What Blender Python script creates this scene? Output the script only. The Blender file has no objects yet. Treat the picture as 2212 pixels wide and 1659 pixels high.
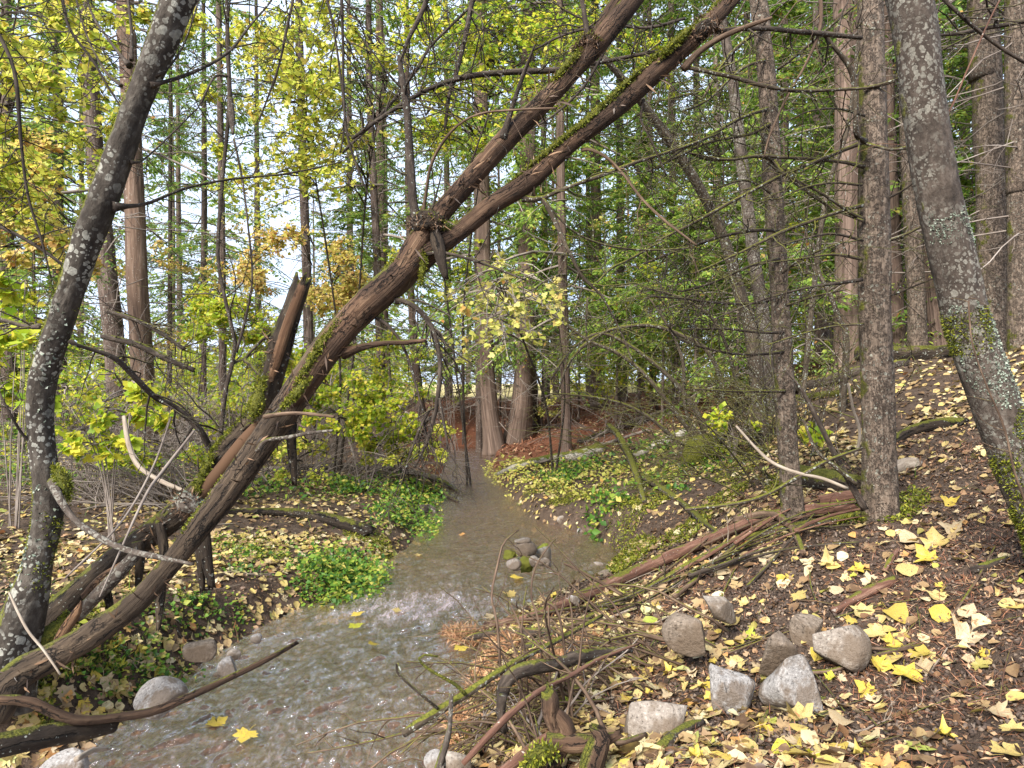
import bpy, math, random
import numpy as np
SC = bpy.context.scene
COL = SC.collection
rng = np.random.default_rng(7)
random.seed(7)
# ------------------------------------------------------------------ camera frame helpers
F = 1441.0           # focal length in units of the 2212 wide survey of the photograph
CU, CV = 1106.0, 829.5
EYE = 1.6
def P(u, v, d):
    return np.array([(u-CU)/F*d, d, EYE-(v-CV)/F*d])
def A(x): return np.asarray(x, float)
# ------------------------------------------------------------------ noise
def _hash(ix, iy, iz, seed):
    h = (ix.astype(np.int64)*374761393 + iy.astype(np.int64)*668265263 + iz.astype(np.int64)*2147483647 + seed*974711) & 0xffffffff
    h = ((h ^ (h >> 13))*1274126177) & 0xffffffff
    h = (h ^ (h >> 16)) & 0xffff
    return h/65535.0
def vnoise(p, seed=0):
    p = A(p); i = np.floor(p); f = p-i; f = f*f*(3-2*f); i = i.astype(np.int64)
    r = 0
    for dx in (0, 1):
        wx = f[..., 0] if dx else 1-f[..., 0]
        for dy in (0, 1):
            wy = f[..., 1] if dy else 1-f[..., 1]
            for dz in (0, 1):
                wz = f[..., 2] if dz else 1-f[..., 2]
                r = r + wx*wy*wz*_hash(i[..., 0]+dx, i[..., 1]+dy, i[..., 2]+dz, seed)
    return r*2-1
def fbm(p, seed=0, octv=4, gain=.5):
    p = A(p); a = 1; s = 0; t = 0
    for o in range(octv):
        s = s+a*vnoise(p*(2.03**o), seed+o*17); t += a; a *= gain
    return s/t
def norm(v): return v/np.maximum(np.linalg.norm(v, axis=-1, keepdims=True), 1e-9)
# ------------------------------------------------------------------ mesh builder
class MB:
    def __init__(s): s.v = []; s.f = []; s.g = []; s.n = 0; s.hasg = False; s.mi = []; s.cm = 0
    def add(s, v, faces, g=None):
        v = A(v).reshape(-1, 3); s.v.append(v)
        for f in faces:
            f = np.asarray(f, np.int64)
            if f.size: s.f.append(f+s.n); s.mi.append(s.cm)
        if g is None: g = np.zeros_like(v)
        else: s.hasg = True
        s.g.append(A(g).reshape(-1, 3)); s.n += len(v)
        return s
    def mesh(s, name, mat=None, origin=None, smooth=True):
        me = bpy.data.meshes.new(name)
        V = np.concatenate(s.v) if s.v else np.zeros((0, 3))
        if origin is not None: V = V-A(origin)
        me.vertices.add(len(V)); me.vertices.foreach_set('co', V.astype(np.float32).ravel())
        lv = np.concatenate([f.ravel() for f in s.f]); 
        ls = []; off = 0
        for f in s.f:
            k, m = f.shape; ls.append(off+np.arange(k)*m); off += k*m
        ls = np.concatenate(ls)
        me.loops.add(len(lv)); me.loops.foreach_set('vertex_index', lv.astype(np.int32))
        me.polygons.add(len(ls)); me.polygons.foreach_set('loop_start', ls.astype(np.int32))
        if smooth: me.polygons.foreach_set('use_smooth', np.ones(len(ls), bool))
        me.update(calc_edges=True); me.validate()
        if s.hasg:
            at = me.attributes.new('grain', 'FLOAT_VECTOR', 'POINT')
            at.data.foreach_set('vector', np.concatenate(s.g).astype(np.float32).ravel())
        if mat:
            for m_ in (mat if isinstance(mat, (list, tuple)) else [mat]): me.materials.append(m_)
            if max(s.mi): me.polygons.foreach_set('material_index', np.concatenate([np.full(len(f), k_, np.int32) for f, k_ in zip(s.f, s.mi)]))
        return me
    def merge(s, o, cm=1, Rm=None, off=0):
        n0 = s.n
        for v_, g_ in zip(o.v, o.g): s.v.append((v_ if Rm is None else v_@Rm)+off); s.g.append(g_)
        s.f += [f+n0 for f in o.f]; s.mi += [cm]*len(o.f); s.n += o.n; s.hasg |= o.hasg
        return s
    def obj(s, name, mat, parent=None, smooth=True, loc=None):
        org = parent['_o'].to_list() if parent is not None and '_o' in parent else (loc if loc is not None else (0, 0, 0))
        me = s.mesh(name, mat, org, smooth)
        o = bpy.data.objects.new(name, me); COL.objects.link(o)
        if parent is not None:
            o.parent = parent
            if '_o' in parent: o['_o'] = parent['_o'].to_list()
        else:
            o.location = org; o['_o'] = [float(x) for x in org]
        return o
def tag(o, label, cat, group=None, kind=None):
    if label: o['label'] = label
    if cat: o['category'] = cat
    if group: o['group'] = group
    if kind: o['kind'] = kind
    return o
def thing(name, loc, label, cat, group=None):
    o = bpy.data.objects.new(name, None); COL.objects.link(o); o.empty_display_size = .1
    o.location = [float(x) for x in loc]; o['_o'] = [float(x) for x in loc]
    return tag(o, label, cat, group)
# ------------------------------------------------------------------ tubes
def resample(pts, m):
    pts = A(pts); n = len(pts)
    if n == 2:
        t = np.linspace(0, 1, m)[:, None]; return pts[0]*(1-t)+pts[1]*t
    ext = np.vstack([2*pts[0]-pts[1], pts, 2*pts[-1]-pts[-2]])
    L = np.r_[0, np.cumsum(np.linalg.norm(np.diff(pts[:, :3], axis=0), axis=1))]
    s = np.interp(np.linspace(0, L[-1], m), L, np.arange(n))
    k = np.clip(np.floor(s).astype(int), 0, n-2); t = (s-k)[:, None]
    p0, p1, p2, p3 = ext[k], ext[k+1], ext[k+2], ext[k+3]
    return .5*(2*p1+(p2-p0)*t+(2*p0-5*p1+4*p2-p3)*t**2+(3*p1-p0-3*p2+p3)*t**3)
def frames(C):
    T = norm(np.gradient(C, axis=-2))
    ref = np.zeros(C.shape[:-2]+(3,)); m = np.abs(T).max(axis=-2).argmin(axis=-1)
    np.put_along_axis(ref, np.asarray(m)[..., None], 1.0, -1)
    N = norm(np.cross(T, ref[..., None, :])); B = np.cross(T, N)
    return T, N, B
_tn = [0]
def tube(mb, pts, rad, sides=10, step=None, amp=.0, fr=8., lump=0., cap=True, flare=0., jag=0.):
    """one limb; pts (n,3), rad (n,) ; amp is bark roughness, lump slow swelling"""
    _tn[0] += 1; sd = _tn[0]
    pr = np.hstack([A(pts), A(rad).reshape(-1, 1)])
    L = np.linalg.norm(np.diff(pr[:, :3], axis=0), axis=1).sum()
    m = max(4, int(L/(step or max(.02, L/24)))+1)
    q = resample(pr, m); C = q[:, :3]; R = np.maximum(q[:, 3], 1e-4)
    T, N, B = frames(C)
    s = np.r_[0, np.cumsum(np.linalg.norm(np.diff(C, axis=0), axis=1))]
    a = np.arange(sides)/sides*2*np.pi
    ca, sa = np.cos(a), np.sin(a)
    G = np.stack([R[:, None]*ca, R[:, None]*sa, np.repeat(s[:, None], sides, 1)], -1)+A([sd*1.7, sd*.9, sd*2.3])
    r = np.repeat(R[:, None], sides, 1)
    if lump: r = r*(1+lump*fbm(G*A([5, 5, 3])*.9, sd, 2))
    if amp: r = r*(1+amp*fbm(G*A([fr, fr, fr*.22]), sd+5, 4, .6))
    if flare: r = r*(1+flare*np.exp(-s/ (R[0]*2.2))[:, None]*(1+.6*np.cos(a*3+sd)[None, :]))
    V = C[:, None, :]+r[..., None]*(ca[None, :, None]*N[:, None, :]+sa[None, :, None]*B[:, None, :])
    if jag:
        e = np.exp(-(s[-1]-s)/(R[-1]*1.5))[:, None]*jag*R[-1]*1.6*vnoise(np.stack([ca*2.3, sa*2.3, np.full(sides, sd*3.1)], -1), sd)[None, :]
        V = V+T[:, None, :]*e[..., None]
    i = np.arange(m-1)[:, None]*sides; j = np.arange(sides)[None, :]; j2 = (j+1) % sides
    quads = np.stack([i+j, i+j2, i+sides+j2, i+sides+j], -1).reshape(-1, 4)
    V = V.reshape(-1, 3); G = G.reshape(-1, 3); tris = np.zeros((0, 3), int)
    if cap:
        V = np.vstack([V, C[:1], C[-1:]-T[-1:]*jag*R[-1]*.5]); G = np.vstack([G, G[:1], G[sides*(m-1):sides*(m-1)+1]]); nn = sides*m
        jj = np.arange(sides); tris = np.vstack([np.stack([(jj+1) % sides, jj, np.full(sides, nn)], 1),
            np.stack([(m-1)*sides+jj, (m-1)*sides+(jj+1) % sides, np.full(sides, nn+1)], 1)])
    mb.add(V, [quads, tris], G)
    return C, R
def tubes(mb, Pn, R, sides=3):
    """batch of thin twigs; Pn (T,n,3), R (T,n)"""
    Pn = A(Pn); Tn, n, _ = Pn.shape
    if Tn == 0: return
    T, N, B = frames(Pn)
    a = np.arange(sides)/sides*2*np.pi
    V = Pn[:, :, None, :]+A(R)[:, :, None, None]*(np.cos(a)[None, None, :, None]*N[:, :, None, :]+np.sin(a)[None, None, :, None]*B[:, :, None, :])
    t = (np.arange(Tn)*n*sides)[:, None, None]; i = (np.arange(n-1)*sides)[None, :, None]; j = np.arange(sides)[None, None, :]; j2 = (j+1) % sides
    q = np.stack([t+i+j, t+i+j2, t+i+sides+j2, t+i+sides+j], -1).reshape(-1, 4)
    G = np.broadcast_to(rng.uniform(0, 9, (Tn, 1, 1, 3)), V.shape)+V*.0+np.linspace(0, .5, n)[None, :, None, None]*A([0, 0, 1])
    mb.add(V, [q], G)
def curves_from(start, dirs, length, n=5, droop=0., wob=.12, r=None):
    """batch of wandering twig paths; start (T,3) dirs (T,3) length (T,)"""
    r = r or rng
    start = A(start); dirs = norm(A(dirs)); T = len(start); length = np.broadcast_to(A(length), (T,))
    out = [start]; d = dirs; p = start
    for k in range(n-1):
        d = norm(d+r.normal(0, wob, (T, 3))+A([0, 0, -droop]))
        p = p+d*(length/(n-1))[:, None]; out.append(p)
    return np.stack(out, 1)
# ------------------------------------------------------------------ leaves
def tmpl(pts, faces): return A(pts), faces
RHOMB = tmpl([(0, 0, 0), (.45, .5, .06), (1, 0, 0), (.45, -.5, .06)], [np.array([[0, 1, 2, 3]])])
FOLD = tmpl([(0, 0, 0), (1, 0, -.05), (.4, .5, .14), (.4, -.5, .14)], [np.array([[0, 1, 2], [0, 3, 1]])])
OVATE = tmpl([(0, 0, 0), (.45, 0, 0), (1, 0, -.08), (.08, .3, .08), (.4, .5, .13), (.75, .3, .05), (.08, -.3, .05), (.4, -.5, .1), (.75, -.3, .0)],
             [np.array([[0, 1, 4, 3], [1, 2, 5, 4], [0, 6, 7, 1], [1, 7, 8, 2]])])
HALF = [(-.06, .08), (-.14, .34), (.03, .37), (.09, .54), (.22, .47), (.42, .66), (.45, .46), (.41, .29), (.60, .36), (.69, .21), (.80, .15), (1., 0)]
def maple(curl=.15, seed=0, half=HALF):
    r = np.random.default_rng(seed)
    o = [(0, 0)]+half+[(x, -y) for x, y in half[-2::-1]]
    o = A(o)+r.normal(0, .02, (len(o), 2)); n = len(o)
    inner = A([.32, 0])+(o-A([.32, 0]))*.5
    c = A([[.32, 0]])
    allp = np.vstack([o, inner, c]); d = np.hypot(allp[:, 0]-.32, allp[:, 1])
    ph = r.uniform(0, 6.28, 3); ang = np.arctan2(allp[:, 1], allp[:, 0]-.32)
    z = curl*(d**2*1.6*np.cos(ang*2+ph[0])+d**2*1.1+.25*d*np.sin(ang*5+ph[1])) + .05*np.abs(allp[:, 1])
    k = np.arange(n); k2 = (k+1) % n
    q = np.stack([k, k2, n+k2, n+k], 1); t = np.stack([n+k, n+k2, np.full(n, 2*n)], 1)
    return np.hstack([allp, z[:, None]]), [q, t]
_o = [(0, 0), (-.1, .3), (.1, .42), (.38, .62), (.45, .28), (.66, .3), (1, 0)]
def maple_low():
    o = A(_o+[(x, -y) for x, y in _o[-2:0:-1]]); n = len(o)
    V = np.vstack([np.hstack([o, (.12*np.hypot(o[:, 0]-.3, o[:, 1])**2)[:, None]]), [[.3, 0, -.03]]])
    k = np.arange(n); return V, [np.stack([k, (k+1) % n, np.full(n, n)], 1)]
MAPLE = maple_low()
def leaves(mb, C, D, Nm, L, W, tp):
    C = A(C)
    if len(C) == 0: return
    D = norm(A(D)); S = norm(np.cross(A(Nm), D)); N2 = np.cross(D, S)
    L = np.broadcast_to(A(L), (len(C),)); W = np.broadcast_to(A(W), (len(C),))
    t, faces = tp; k = len(t)
    V = C[:, None]+(t[None, :, 0:1]*L[:, None, None])*D[:, None]+(t[None, :, 1:2]*W[:, None, None])*S[:, None]+(t[None, :, 2:3]*L[:, None, None])*N2[:, None]
    off = (np.arange(len(C))*k)
    mb.add(V, [(f[None]+off[:, None, None]).reshape(-1, f.shape[1]) for f in faces])
def rdir(n, flat=1., r=None):
    v = (r or rng).normal(0, 1, (n, 3)); v[:, 2] *= flat; return norm(v)

def tufts(C, R, n, t0=0., t1=1., size=.012, dirv=(0, 0, 1), thr=-2., out=1., patch=0., wid=.5, seed=1, tp=RHOMB):
    """tiny moss blades or lichen flakes sitting on a limb's skin"""
    mb = MB(); r = np.random.default_rng(seed+len(C)); T, N, B = frames(C); k = r.integers(int(t0*(len(C)-1)), max(int(t1*(len(C)-1)), 1)+1, n); a = r.uniform(0, 6.28, n)
    nn = N[k]*np.cos(a)[:, None]+B[k]*np.sin(a)[:, None]; p = C[k]+T[k]*r.normal(0, .012, n)[:, None]+nn*(R[k]*1.0)[:, None]
    ok = nn@norm(A(dirv))+.35*fbm(p*9, seed, 3) > thr
    if patch: ok &= fbm(p*patch, seed+7, 3) > .02
    nn, p, Tk = nn[ok], p[ok], T[k][ok]; m = len(p)
    leaves(mb, p-nn*.003, nn*out+rdir(m, 1, r)*.75, rdir(m, 1, r)+nn*(1-out)*3, size*r.uniform(.4, 1.3, m), size*wid*r.uniform(.5, 1.2, m), tp)
    return mb
# ------------------------------------------------------------------ materials
class G:
    def __init__(s, name):
        s.m = bpy.data.materials.new(name); s.m.use_nodes = True; s.t = s.m.node_tree; s.t.nodes.clear()
        s.out = s.n('ShaderNodeOutputMaterial')
    def n(s, ty, ins=None, **kw):
        x = s.t.nodes.new(ty)
        for k, v in kw.items(): setattr(x, k, v)
        for k, v in (ins or {}).items():
            i = x.inputs[k]
            if isinstance(v, bpy.types.NodeSocket): s.t.links.new(v, i)
            else: i.default_value = v
        return x
    def l(s, a, b): s.t.links.new(a, b)
    def ramp(s, fac, stops, interp='LINEAR'):
        x = s.n('ShaderNodeValToRGB', {'Fac': fac}); cr = x.color_ramp; cr.interpolation = interp
        while len(cr.elements) < len(stops): cr.elements.new(.5)
        for e, (p, c) in zip(cr.elements, stops): e.position = p; e.color = (*c, 1) if len(c) == 3 else c
        return x.outputs['Color']
    def val(s, fac, lo, hi, a=0., b=1.):
        return s.n('ShaderNodeMapRange', {'Value': fac, 'From Min': lo, 'From Max': hi, 'To Min': a, 'To Max': b}, clamp=True, interpolation_type='SMOOTHSTEP').outputs[0]
    def mix(s, fac, a, b, blend='MIX'):
        x = s.n('ShaderNodeMix', data_type='RGBA', blend_type=blend)
        for k, v in ((0, fac), (6, a), (7, b)):
            if isinstance(v, bpy.types.NodeSocket): s.l(v, x.inputs[k])
            else: x.inputs[k].default_value = v if k == 0 else (*v, 1)
        return x.outputs[2]
    def math(s, op, a, b=0.):
        x = s.n('ShaderNodeMath', operation=op)
        for k, v in enumerate((a, b)):
            if isinstance(v, bpy.types.NodeSocket): s.l(v, x.inputs[k])
            else: x.inputs[k].default_value = v
        return x.outputs[0]
    def noise(s, vec, scale, detail=6., rough=.6, dist=0.):
        return s.n('ShaderNodeTexNoise', {'Vector': vec, 'Scale': scale, 'Detail': detail, 'Roughness': rough, 'Distortion': dist}).outputs[0]
    def mp(s, vec, scale=(1, 1, 1)):
        return s.n('ShaderNodeMapping', {'Vector': vec, 'Scale': scale}).outputs[0]
    def bsdf(s, col, rough=.85, bump=None, strength=.5, dist=.02, spec=.25, **ins):
        p = s.n('ShaderNodeBsdfPrincipled', {'Roughness': rough, 'Specular IOR Level': spec, **ins})
        if isinstance(col, bpy.types.NodeSocket): s.l(col, p.inputs['Base Color'])
        else: p.inputs['Base Color'].default_value = (*col, 1)
        if bump is not None:
            b = s.n('ShaderNodeBump', {'Height': bump, 'Strength': strength, 'Distance': dist}); s.l(b.outputs[0], p.inputs['Normal'])
        s.l(p.outputs[0], s.out.inputs[0]); return p
def bark(name, c0, c1, c2, scale=25., streak=.25, lichen=0., lcol=(.42, .42, .36), lscale=16., moss=0., mcol=((.035, .045, .007), (.17, .16, .02)), mdir=(0, 0, 1), bump=.7, lnoise=.45, mthr=.25, bd=.02, plates=0., cracks=0.):
    g = G(name); at = g.n('ShaderNodeAttribute', attribute_name='grain').outputs['Vector']
    st = g.mp(at, (1, 1, streak))
    n1 = g.noise(st, scale, 8, .65); n2 = g.noise(st, scale*.22, 4, .6); nb = g.noise(at, 4., 4, .6)
    col = g.ramp(n1, [(.28, c0), (.5, c1), (.72, c2)])
    col = g.mix(g.val(n2, .35, .7), col, g.mix(.55, col, c0))
    h = n1
    if plates:
        wob = g.n('ShaderNodeVectorMath', {0: g.n('ShaderNodeTexNoise', {'Vector': at, 'Scale': 34., 'Detail': 5., 'Roughness': .7}).outputs['Color'], 'Scale': .085}, operation='SCALE').outputs[0]
        v4 = g.n('ShaderNodeVectorMath', {0: g.mp(at, (1, 1, .13)), 1: wob}, operation='ADD').outputs[0]
        e4 = g.n('ShaderNodeTexVoronoi', {'Vector': v4, 'Scale': plates}, feature='DISTANCE_TO_EDGE').outputs['Distance']
        ed = g.math('MAXIMUM', g.val(e4, .0, .13), g.val(g.noise(at, 30., 3, .7), .46, .56)); c4 = g.n('ShaderNodeSeparateColor', {0: g.n('ShaderNodeTexVoronoi', {'Vector': v4, 'Scale': plates}).outputs['Color']}).outputs[0]
        col = g.mix(g.math('MULTIPLY', c4, .28), col, c2); col = g.mix(g.math('MULTIPLY', g.math('SUBTRACT', 1., ed), .75), col, c0)
        h = g.math('ADD', h, g.math('MULTIPLY', ed, .8))
    if cracks:
        wob = g.n('ShaderNodeVectorMath', {0: g.n('ShaderNodeTexNoise', {'Vector': at, 'Scale': 14., 'Detail': 5., 'Roughness': .7}).outputs['Color'], 'Scale': .04}, operation='SCALE').outputs[0]
        v5 = g.n('ShaderNodeVectorMath', {0: g.mp(at, (1, 1, .03)), 1: wob}, operation='ADD').outputs[0]
        e5 = g.n('ShaderNodeTexVoronoi', {'Vector': v5, 'Scale': cracks}, feature='DISTANCE_TO_EDGE').outputs['Distance']
        ed5 = g.math('MAXIMUM', g.val(e5, .0, .07), g.val(g.noise(at, 7., 3, .6), .44, .56)); big5 = g.val(g.noise(at, 3.2, 4, .65), .40, .58)
        col = g.mix(big5, col, g.mix(.65, col, c0)); col = g.mix(g.math('SUBTRACT', 1., ed5), col, tuple(x*.4 for x in c0)); h = g.math('ADD', h, g.math('MULTIPLY', ed5, .9))
    if lichen:
        wv = g.n('ShaderNodeMixRGB' if False else 'ShaderNodeVectorMath', {0: at, 1: g.n('ShaderNodeTexNoise', {'Vector': at, 'Scale': 30., 'Detail': 3.}).outputs['Color']}, operation='MULTIPLY_ADD')
        wv.inputs[1].default_value = (1, 1, 1)
        sc = g.n('ShaderNodeVectorMath', {0: g.n('ShaderNodeTexNoise', {'Vector': at, 'Scale': 28., 'Detail': 3.}).outputs['Color'], 'Scale': .03}, operation='SCALE').outputs[0]
        v3 = g.n('ShaderNodeVectorMath', {0: at, 1: sc}, operation='ADD').outputs[0]
        masks = None
        for k, sca in enumerate((lscale, lscale*2.1)):
            vo = g.n('ShaderNodeTexVoronoi', {'Vector': v3, 'Scale': sca})
            rr = g.math('MULTIPLY', g.n('ShaderNodeSeparateColor', {0: vo.outputs['Color']}).outputs[0], .62*lichen)
            mk = g.math('GREATER_THAN', rr, vo.outputs['Distance'])
            masks = mk if masks is None else g.math('MAXIMUM', masks, mk)
        big = g.val(nb, lnoise-.08, lnoise+.1)
        lm = g.math('MULTIPLY', masks, big)
        lc = g.mix(g.val(g.noise(at, 90., 3), .35, .7), lcol, tuple(x*.6 for x in lcol))
        col = g.mix(lm, col, lc); h = g.math('ADD', h, g.math('MULTIPLY', lm, .15))
    if moss:
        ge = g.n('ShaderNodeNewGeometry').outputs['Normal']
        dt = g.n('ShaderNodeVectorMath', {0: ge, 1: tuple(norm(A(mdir)))}, operation='DOT_PRODUCT').outputs['Value']
        mn = g.noise(at, 9., 5, .65)
        mm = g.val(g.math('ADD', dt, g.math('MULTIPLY', mn, 2.0)), 1.0+mthr+.7-moss, 1.25+mthr+.7-moss)
        mc = g.ramp(g.noise(at, 120., 3, .7), [(.3, mcol[0]), (.75, mcol[1])])
        col = g.mix(mm, col, mc); h = g.math('ADD', h, g.math('MULTIPLY', g.math('MULTIPLY', mm, g.noise(at, 150., 2)), .8))
    g.bsdf(col, .9, h, bump, bd); return g.m
def leafmat(name, stops, trans=.35, spots=0., spotcol=(.12, .06, .02), rough=.5, single=False):
    g = G(name); ri = g.n('ShaderNodeNewGeometry').outputs['Random Per Island']
    if single: ri = g.n('ShaderNodeObjectInfo').outputs['Random']
    col = g.ramp(ri, stops)
    if spots:
        tc = g.n('ShaderNodeTexCoord').outputs['Object']
        nz = g.noise(tc, spots, 4, .65)
        col = g.mix(g.val(nz, .54, .63), col, spotcol)
        col = g.mix(g.math('MULTIPLY', g.val(g.noise(tc, spots*.5, 3), .38, .62), .55), col, g.mix(.6, col, (.36, .25, .13)))
    p = g.n('ShaderNodeBsdfPrincipled', {'Base Color': col, 'Roughness': rough, 'Specular IOR Level': .3})
    t = g.n('ShaderNodeBsdfTranslucent', {'Color': col})
    mx = g.n('ShaderNodeMixShader', {0: trans}); g.l(p.outputs[0], mx.inputs[1]); g.l(t.outputs[0], mx.inputs[2])
    g.l(mx.outputs[0], g.out.inputs[0]); return g.m
M = {}
M['alder'] = bark('lichen_bark', (.018, .014, .011), (.052, .042, .033), (.125, .108, .088), 30, .5, .9, (.28, .27, .23), 27, .5, mdir=(-.8, .1, .45), lnoise=.46)
M['alder2'] = bark('grey_lichen_bark', (.024, .018, .014), (.066, .050, .039), (.135, .108, .088), 34, .5, .95, (.19, .175, .145), 46, .22, mdir=(-.6, .1, .5), lnoise=.46)
M['scaly'] = bark('scaly_brown_bark', (.035, .024, .017), (.13, .093, .068), (.30, .235, .18), 75, .13, .55, (.30, .285, .23), 34, .1, mdir=(-.6, 0, .3), lnoise=.5, bump=1., plates=64)
M['dead'] = bark('weathered_wood', (.025, .015, .010), (.10, .056, .033), (.25, .16, .098), 55, .045, 0, moss=.25, mdir=(-.55, 0, .85), bump=.9, cracks=42)
M['dead2'] = bark('grey_barked_wood', (.022, .015, .010), (.082, .056, .036), (.17, .122, .078), 60, .10, .0, (.3, .29, .24), 22, .12, mdir=(-.4, 0, .9), bump=.9, cracks=36)
M['darkmoss'] = bark('dark_mossy_bark', (.016, .011, .008), (.048, .034, .022), (.11, .08, .052), 45, .25, .4, (.28, .29, .25), 26, .38, mdir=(-.35, 0, .9), bump=1., cracks=18)
M['orange'] = bark('split_orange_wood', (.06, .03, .016), (.19, .105, .055), (.33, .215, .125), 60, .03, 0, bump=.8, cracks=30)
M['branch'] = bark('mossy_branch', (.02, .014, .01), (.06, .045, .03), (.13, .10, .07), 60, .3, .6, (.30, .31, .26), 40, .62, mdir=(0, 0, 1), bump=.6)
M['branchdark'] = bark('dark_branch', (.014, .01, .008), (.045, .033, .025), (.11, .085, .065), 60, .3, .4, (.3, .32, .28), 45, .25, bump=.6)
M['stick'] = bark('brown_stick', (.03, .018, .012), (.10, .064, .042), (.22, .15, .10), 70, .15, 0, moss=.2, bump=.5)
M['redstick'] = bark('red_brown_stick', (.04, .02, .014), (.125, .06, .04), (.25, .15, .105), 60, .12, .3, (.35, .3, .25), 30, .1, bump=.6)
M['pale'] = bark('bleached_stick', (.13, .1, .075), (.27, .22, .17), (.42, .37, .3), 70, .12, 0, bump=.4)
M['twig'] = bark('bare_grey_twigs', (.09, .07, .058), (.20, .165, .14), (.36, .31, .27), 14, .4, 0, bump=.1)
M['twigdark'] = bark('fine_dark_twigs', (.014, .01, .008), (.035, .026, .02), (.085, .065, .05), 14, .4, 0, bump=.1)
M['conif'] = bark('conifer_bark', (.035, .023, .018), (.12, .085, .068), (.25, .19, .16), 26, .14, .5, (.33, .31, .27), 18, .0, bump=1., bd=.04)
M['cedar'] = bark('cedar_bark', (.05, .034, .027), (.155, .105, .08), (.30, .22, .175), 30, .04, 0, bump=.9, bd=.04)
M['redbark'] = bark('red_cedar_bark', (.05, .032, .025), (.155, .10, .07), (.28, .20, .15), 26, .06, .4, (.34, .29, .24), 14, .15, bump=.9, bd=.04)
M['birch'] = bark('birch_bark', (.10, .085, .06), (.33, .30, .25), (.50, .47, .40), 26, 2.5, .4, (.25, .24, .2), 20, .45, bump=.4)
M['mossy'] = bark('deep_moss', (.03, .035, .008), (.09, .10, .012), (.2, .2, .025), 90, .8, 0, moss=1.3, bump=1.)
M['mossleaf'] = leafmat('moss_blades', [(0, (.035, .05, .006)), (.5, (.13, .15, .012)), (1, (.30, .29, .03))], .25)
M['lichenleaf'] = leafmat('lichen_flakes', [(0, (.09, .115, .085)), (.5, (.18, .21, .16)), (1, (.30, .33, .26))], .1)
M['splinter'] = leafmat('bark_splinters', [(0, (.02, .013, .009)), (.6, (.085, .05, .03)), (1, (.25, .15, .085))], .0)
M['yellow'] = leafmat('yellow_maple_leaves', [(0, (.20, .30, .03)), (.3, (.42, .47, .05)), (.62, (.58, .56, .08)), (.92, (.68, .60, .14)), (1, (.55, .34, .06))], .55)
M['gold'] = leafmat('golden_leaves', [(0, (.40, .40, .06)), (.4, (.62, .52, .13)), (.8, (.66, .46, .17)), (1, (.55, .28, .09))], .5)
M['lime'] = leafmat('lime_leaves', [(0, (.16, .28, .02)), (.4, (.36, .46, .03)), (.8, (.58, .55, .05)), (1, (.66, .52, .08))], .52)
M['paleyellow'] = leafmat('pale_yellow_leaves', [(0, (.30, .34, .05)), (.5, (.56, .53, .12)), (.9, (.66, .57, .2)), (1, (.5, .24, .05))], .45)
M['needle'] = leafmat('conifer_needles', [(0, (.05, .11, .022)), (.35, (.12, .22, .04)), (.75, (.21, .32, .06)), (.93, (.34, .40, .08)), (1, (.42, .19, .06))], .45)
M['needle2'] = leafmat('cedar_sprays', [(0, (.08, .15, .025)), (.4, (.18, .29, .05)), (.8, (.30, .40, .07)), (.95, (.44, .46, .09)), (1, (.48, .21, .07))], .5)
M['green'] = leafmat('green_plant_leaves', [(0, (.02, .06, .012)), (.35, (.07, .17, .02)), (.7, (.17, .27, .03)), (.88, (.34, .36, .05)), (1, (.5, .42, .1))], .4)
M['litter'] = leafmat('fallen_leaf_litter', [(0, (.07, .04, .024)), (.2, (.19, .115, .06)), (.38, (.36, .26, .12)), (.56, (.46, .36, .09)), (.74, (.48, .39, .19)), (.9, (.54, .46, .30)), (.96, (.28, .34, .05)), (1, (.5, .2, .08))], .15, 38., (.16, .09, .04))
M['brownlitter'] = leafmat('brown_debris', [(0, (.03, .018, .012)), (.4, (.10, .055, .03)), (.75, (.22, .12, .06)), (1, (.40, .27, .16))], .05)
M['redlitter'] = leafmat('red_brown_needles', [(0, (.09, .035, .02)), (.5, (.22, .09, .05)), (.85, (.34, .16, .09)), (1, (.55, .42, .25))], .05)
M['orangelitter'] = leafmat('orange_cedar_needles', [(0, (.13, .06, .03)), (.5, (.34, .17, .08)), (1, (.52, .34, .19))], .1)
def stone(name, c0, c1, sc=9., moss=0., top=None):
    g = G(name); tc = g.n('ShaderNodeTexCoord').outputs['Object']
    n = g.noise(tc, sc, 9, .7); n2 = g.noise(tc, sc*9, 4, .7); n3 = g.noise(tc, sc*.35, 3, .6)
    col = g.ramp(n, [(.3, c0), (.65, c1)])
    col = g.mix(g.val(n2, .52, .72), col, tuple(min(1, x*1.25) for x in c1)); col = g.mix(g.val(n2, .46, .32), col, tuple(x*.45 for x in c0))
    col = g.mix(g.math('MULTIPLY', g.val(g.noise(tc, sc*.7, 5, .65), .44, .58), .8), col, (.10, .07, .046))
    if moss:
        ge = g.n('ShaderNodeNewGeometry').outputs['Normal']; z = g.n('ShaderNodeSeparateXYZ', {0: ge}).outputs[2]
        mm = g.val(g.math('ADD', z, g.noise(tc, 7., 4)), 1.35-moss, 1.5-moss)
        col = g.mix(mm, col, g.ramp(g.noise(tc, 90., 3), [(.3, (.05, .07, .01)), (.75, (.26, .26, .03))]))
    g.bsdf(col, .88, g.math('ADD', n, g.math('MULTIPLY', n2, .35)), .6, .03); return g.m
M['rock'] = stone('pale_grey_rock', (.14, .115, .095), (.31, .27, .23))
M['rockg'] = stone('blue_grey_rock', (.16, .148, .138), (.33, .31, .295), 12)
M['rockb'] = stone('brown_grey_rock', (.09, .068, .05), (.23, .185, .145), 8)
M['rockm'] = stone('mossy_rock', (.11, .10, .085), (.26, .25, .22), 9, .32)
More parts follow.
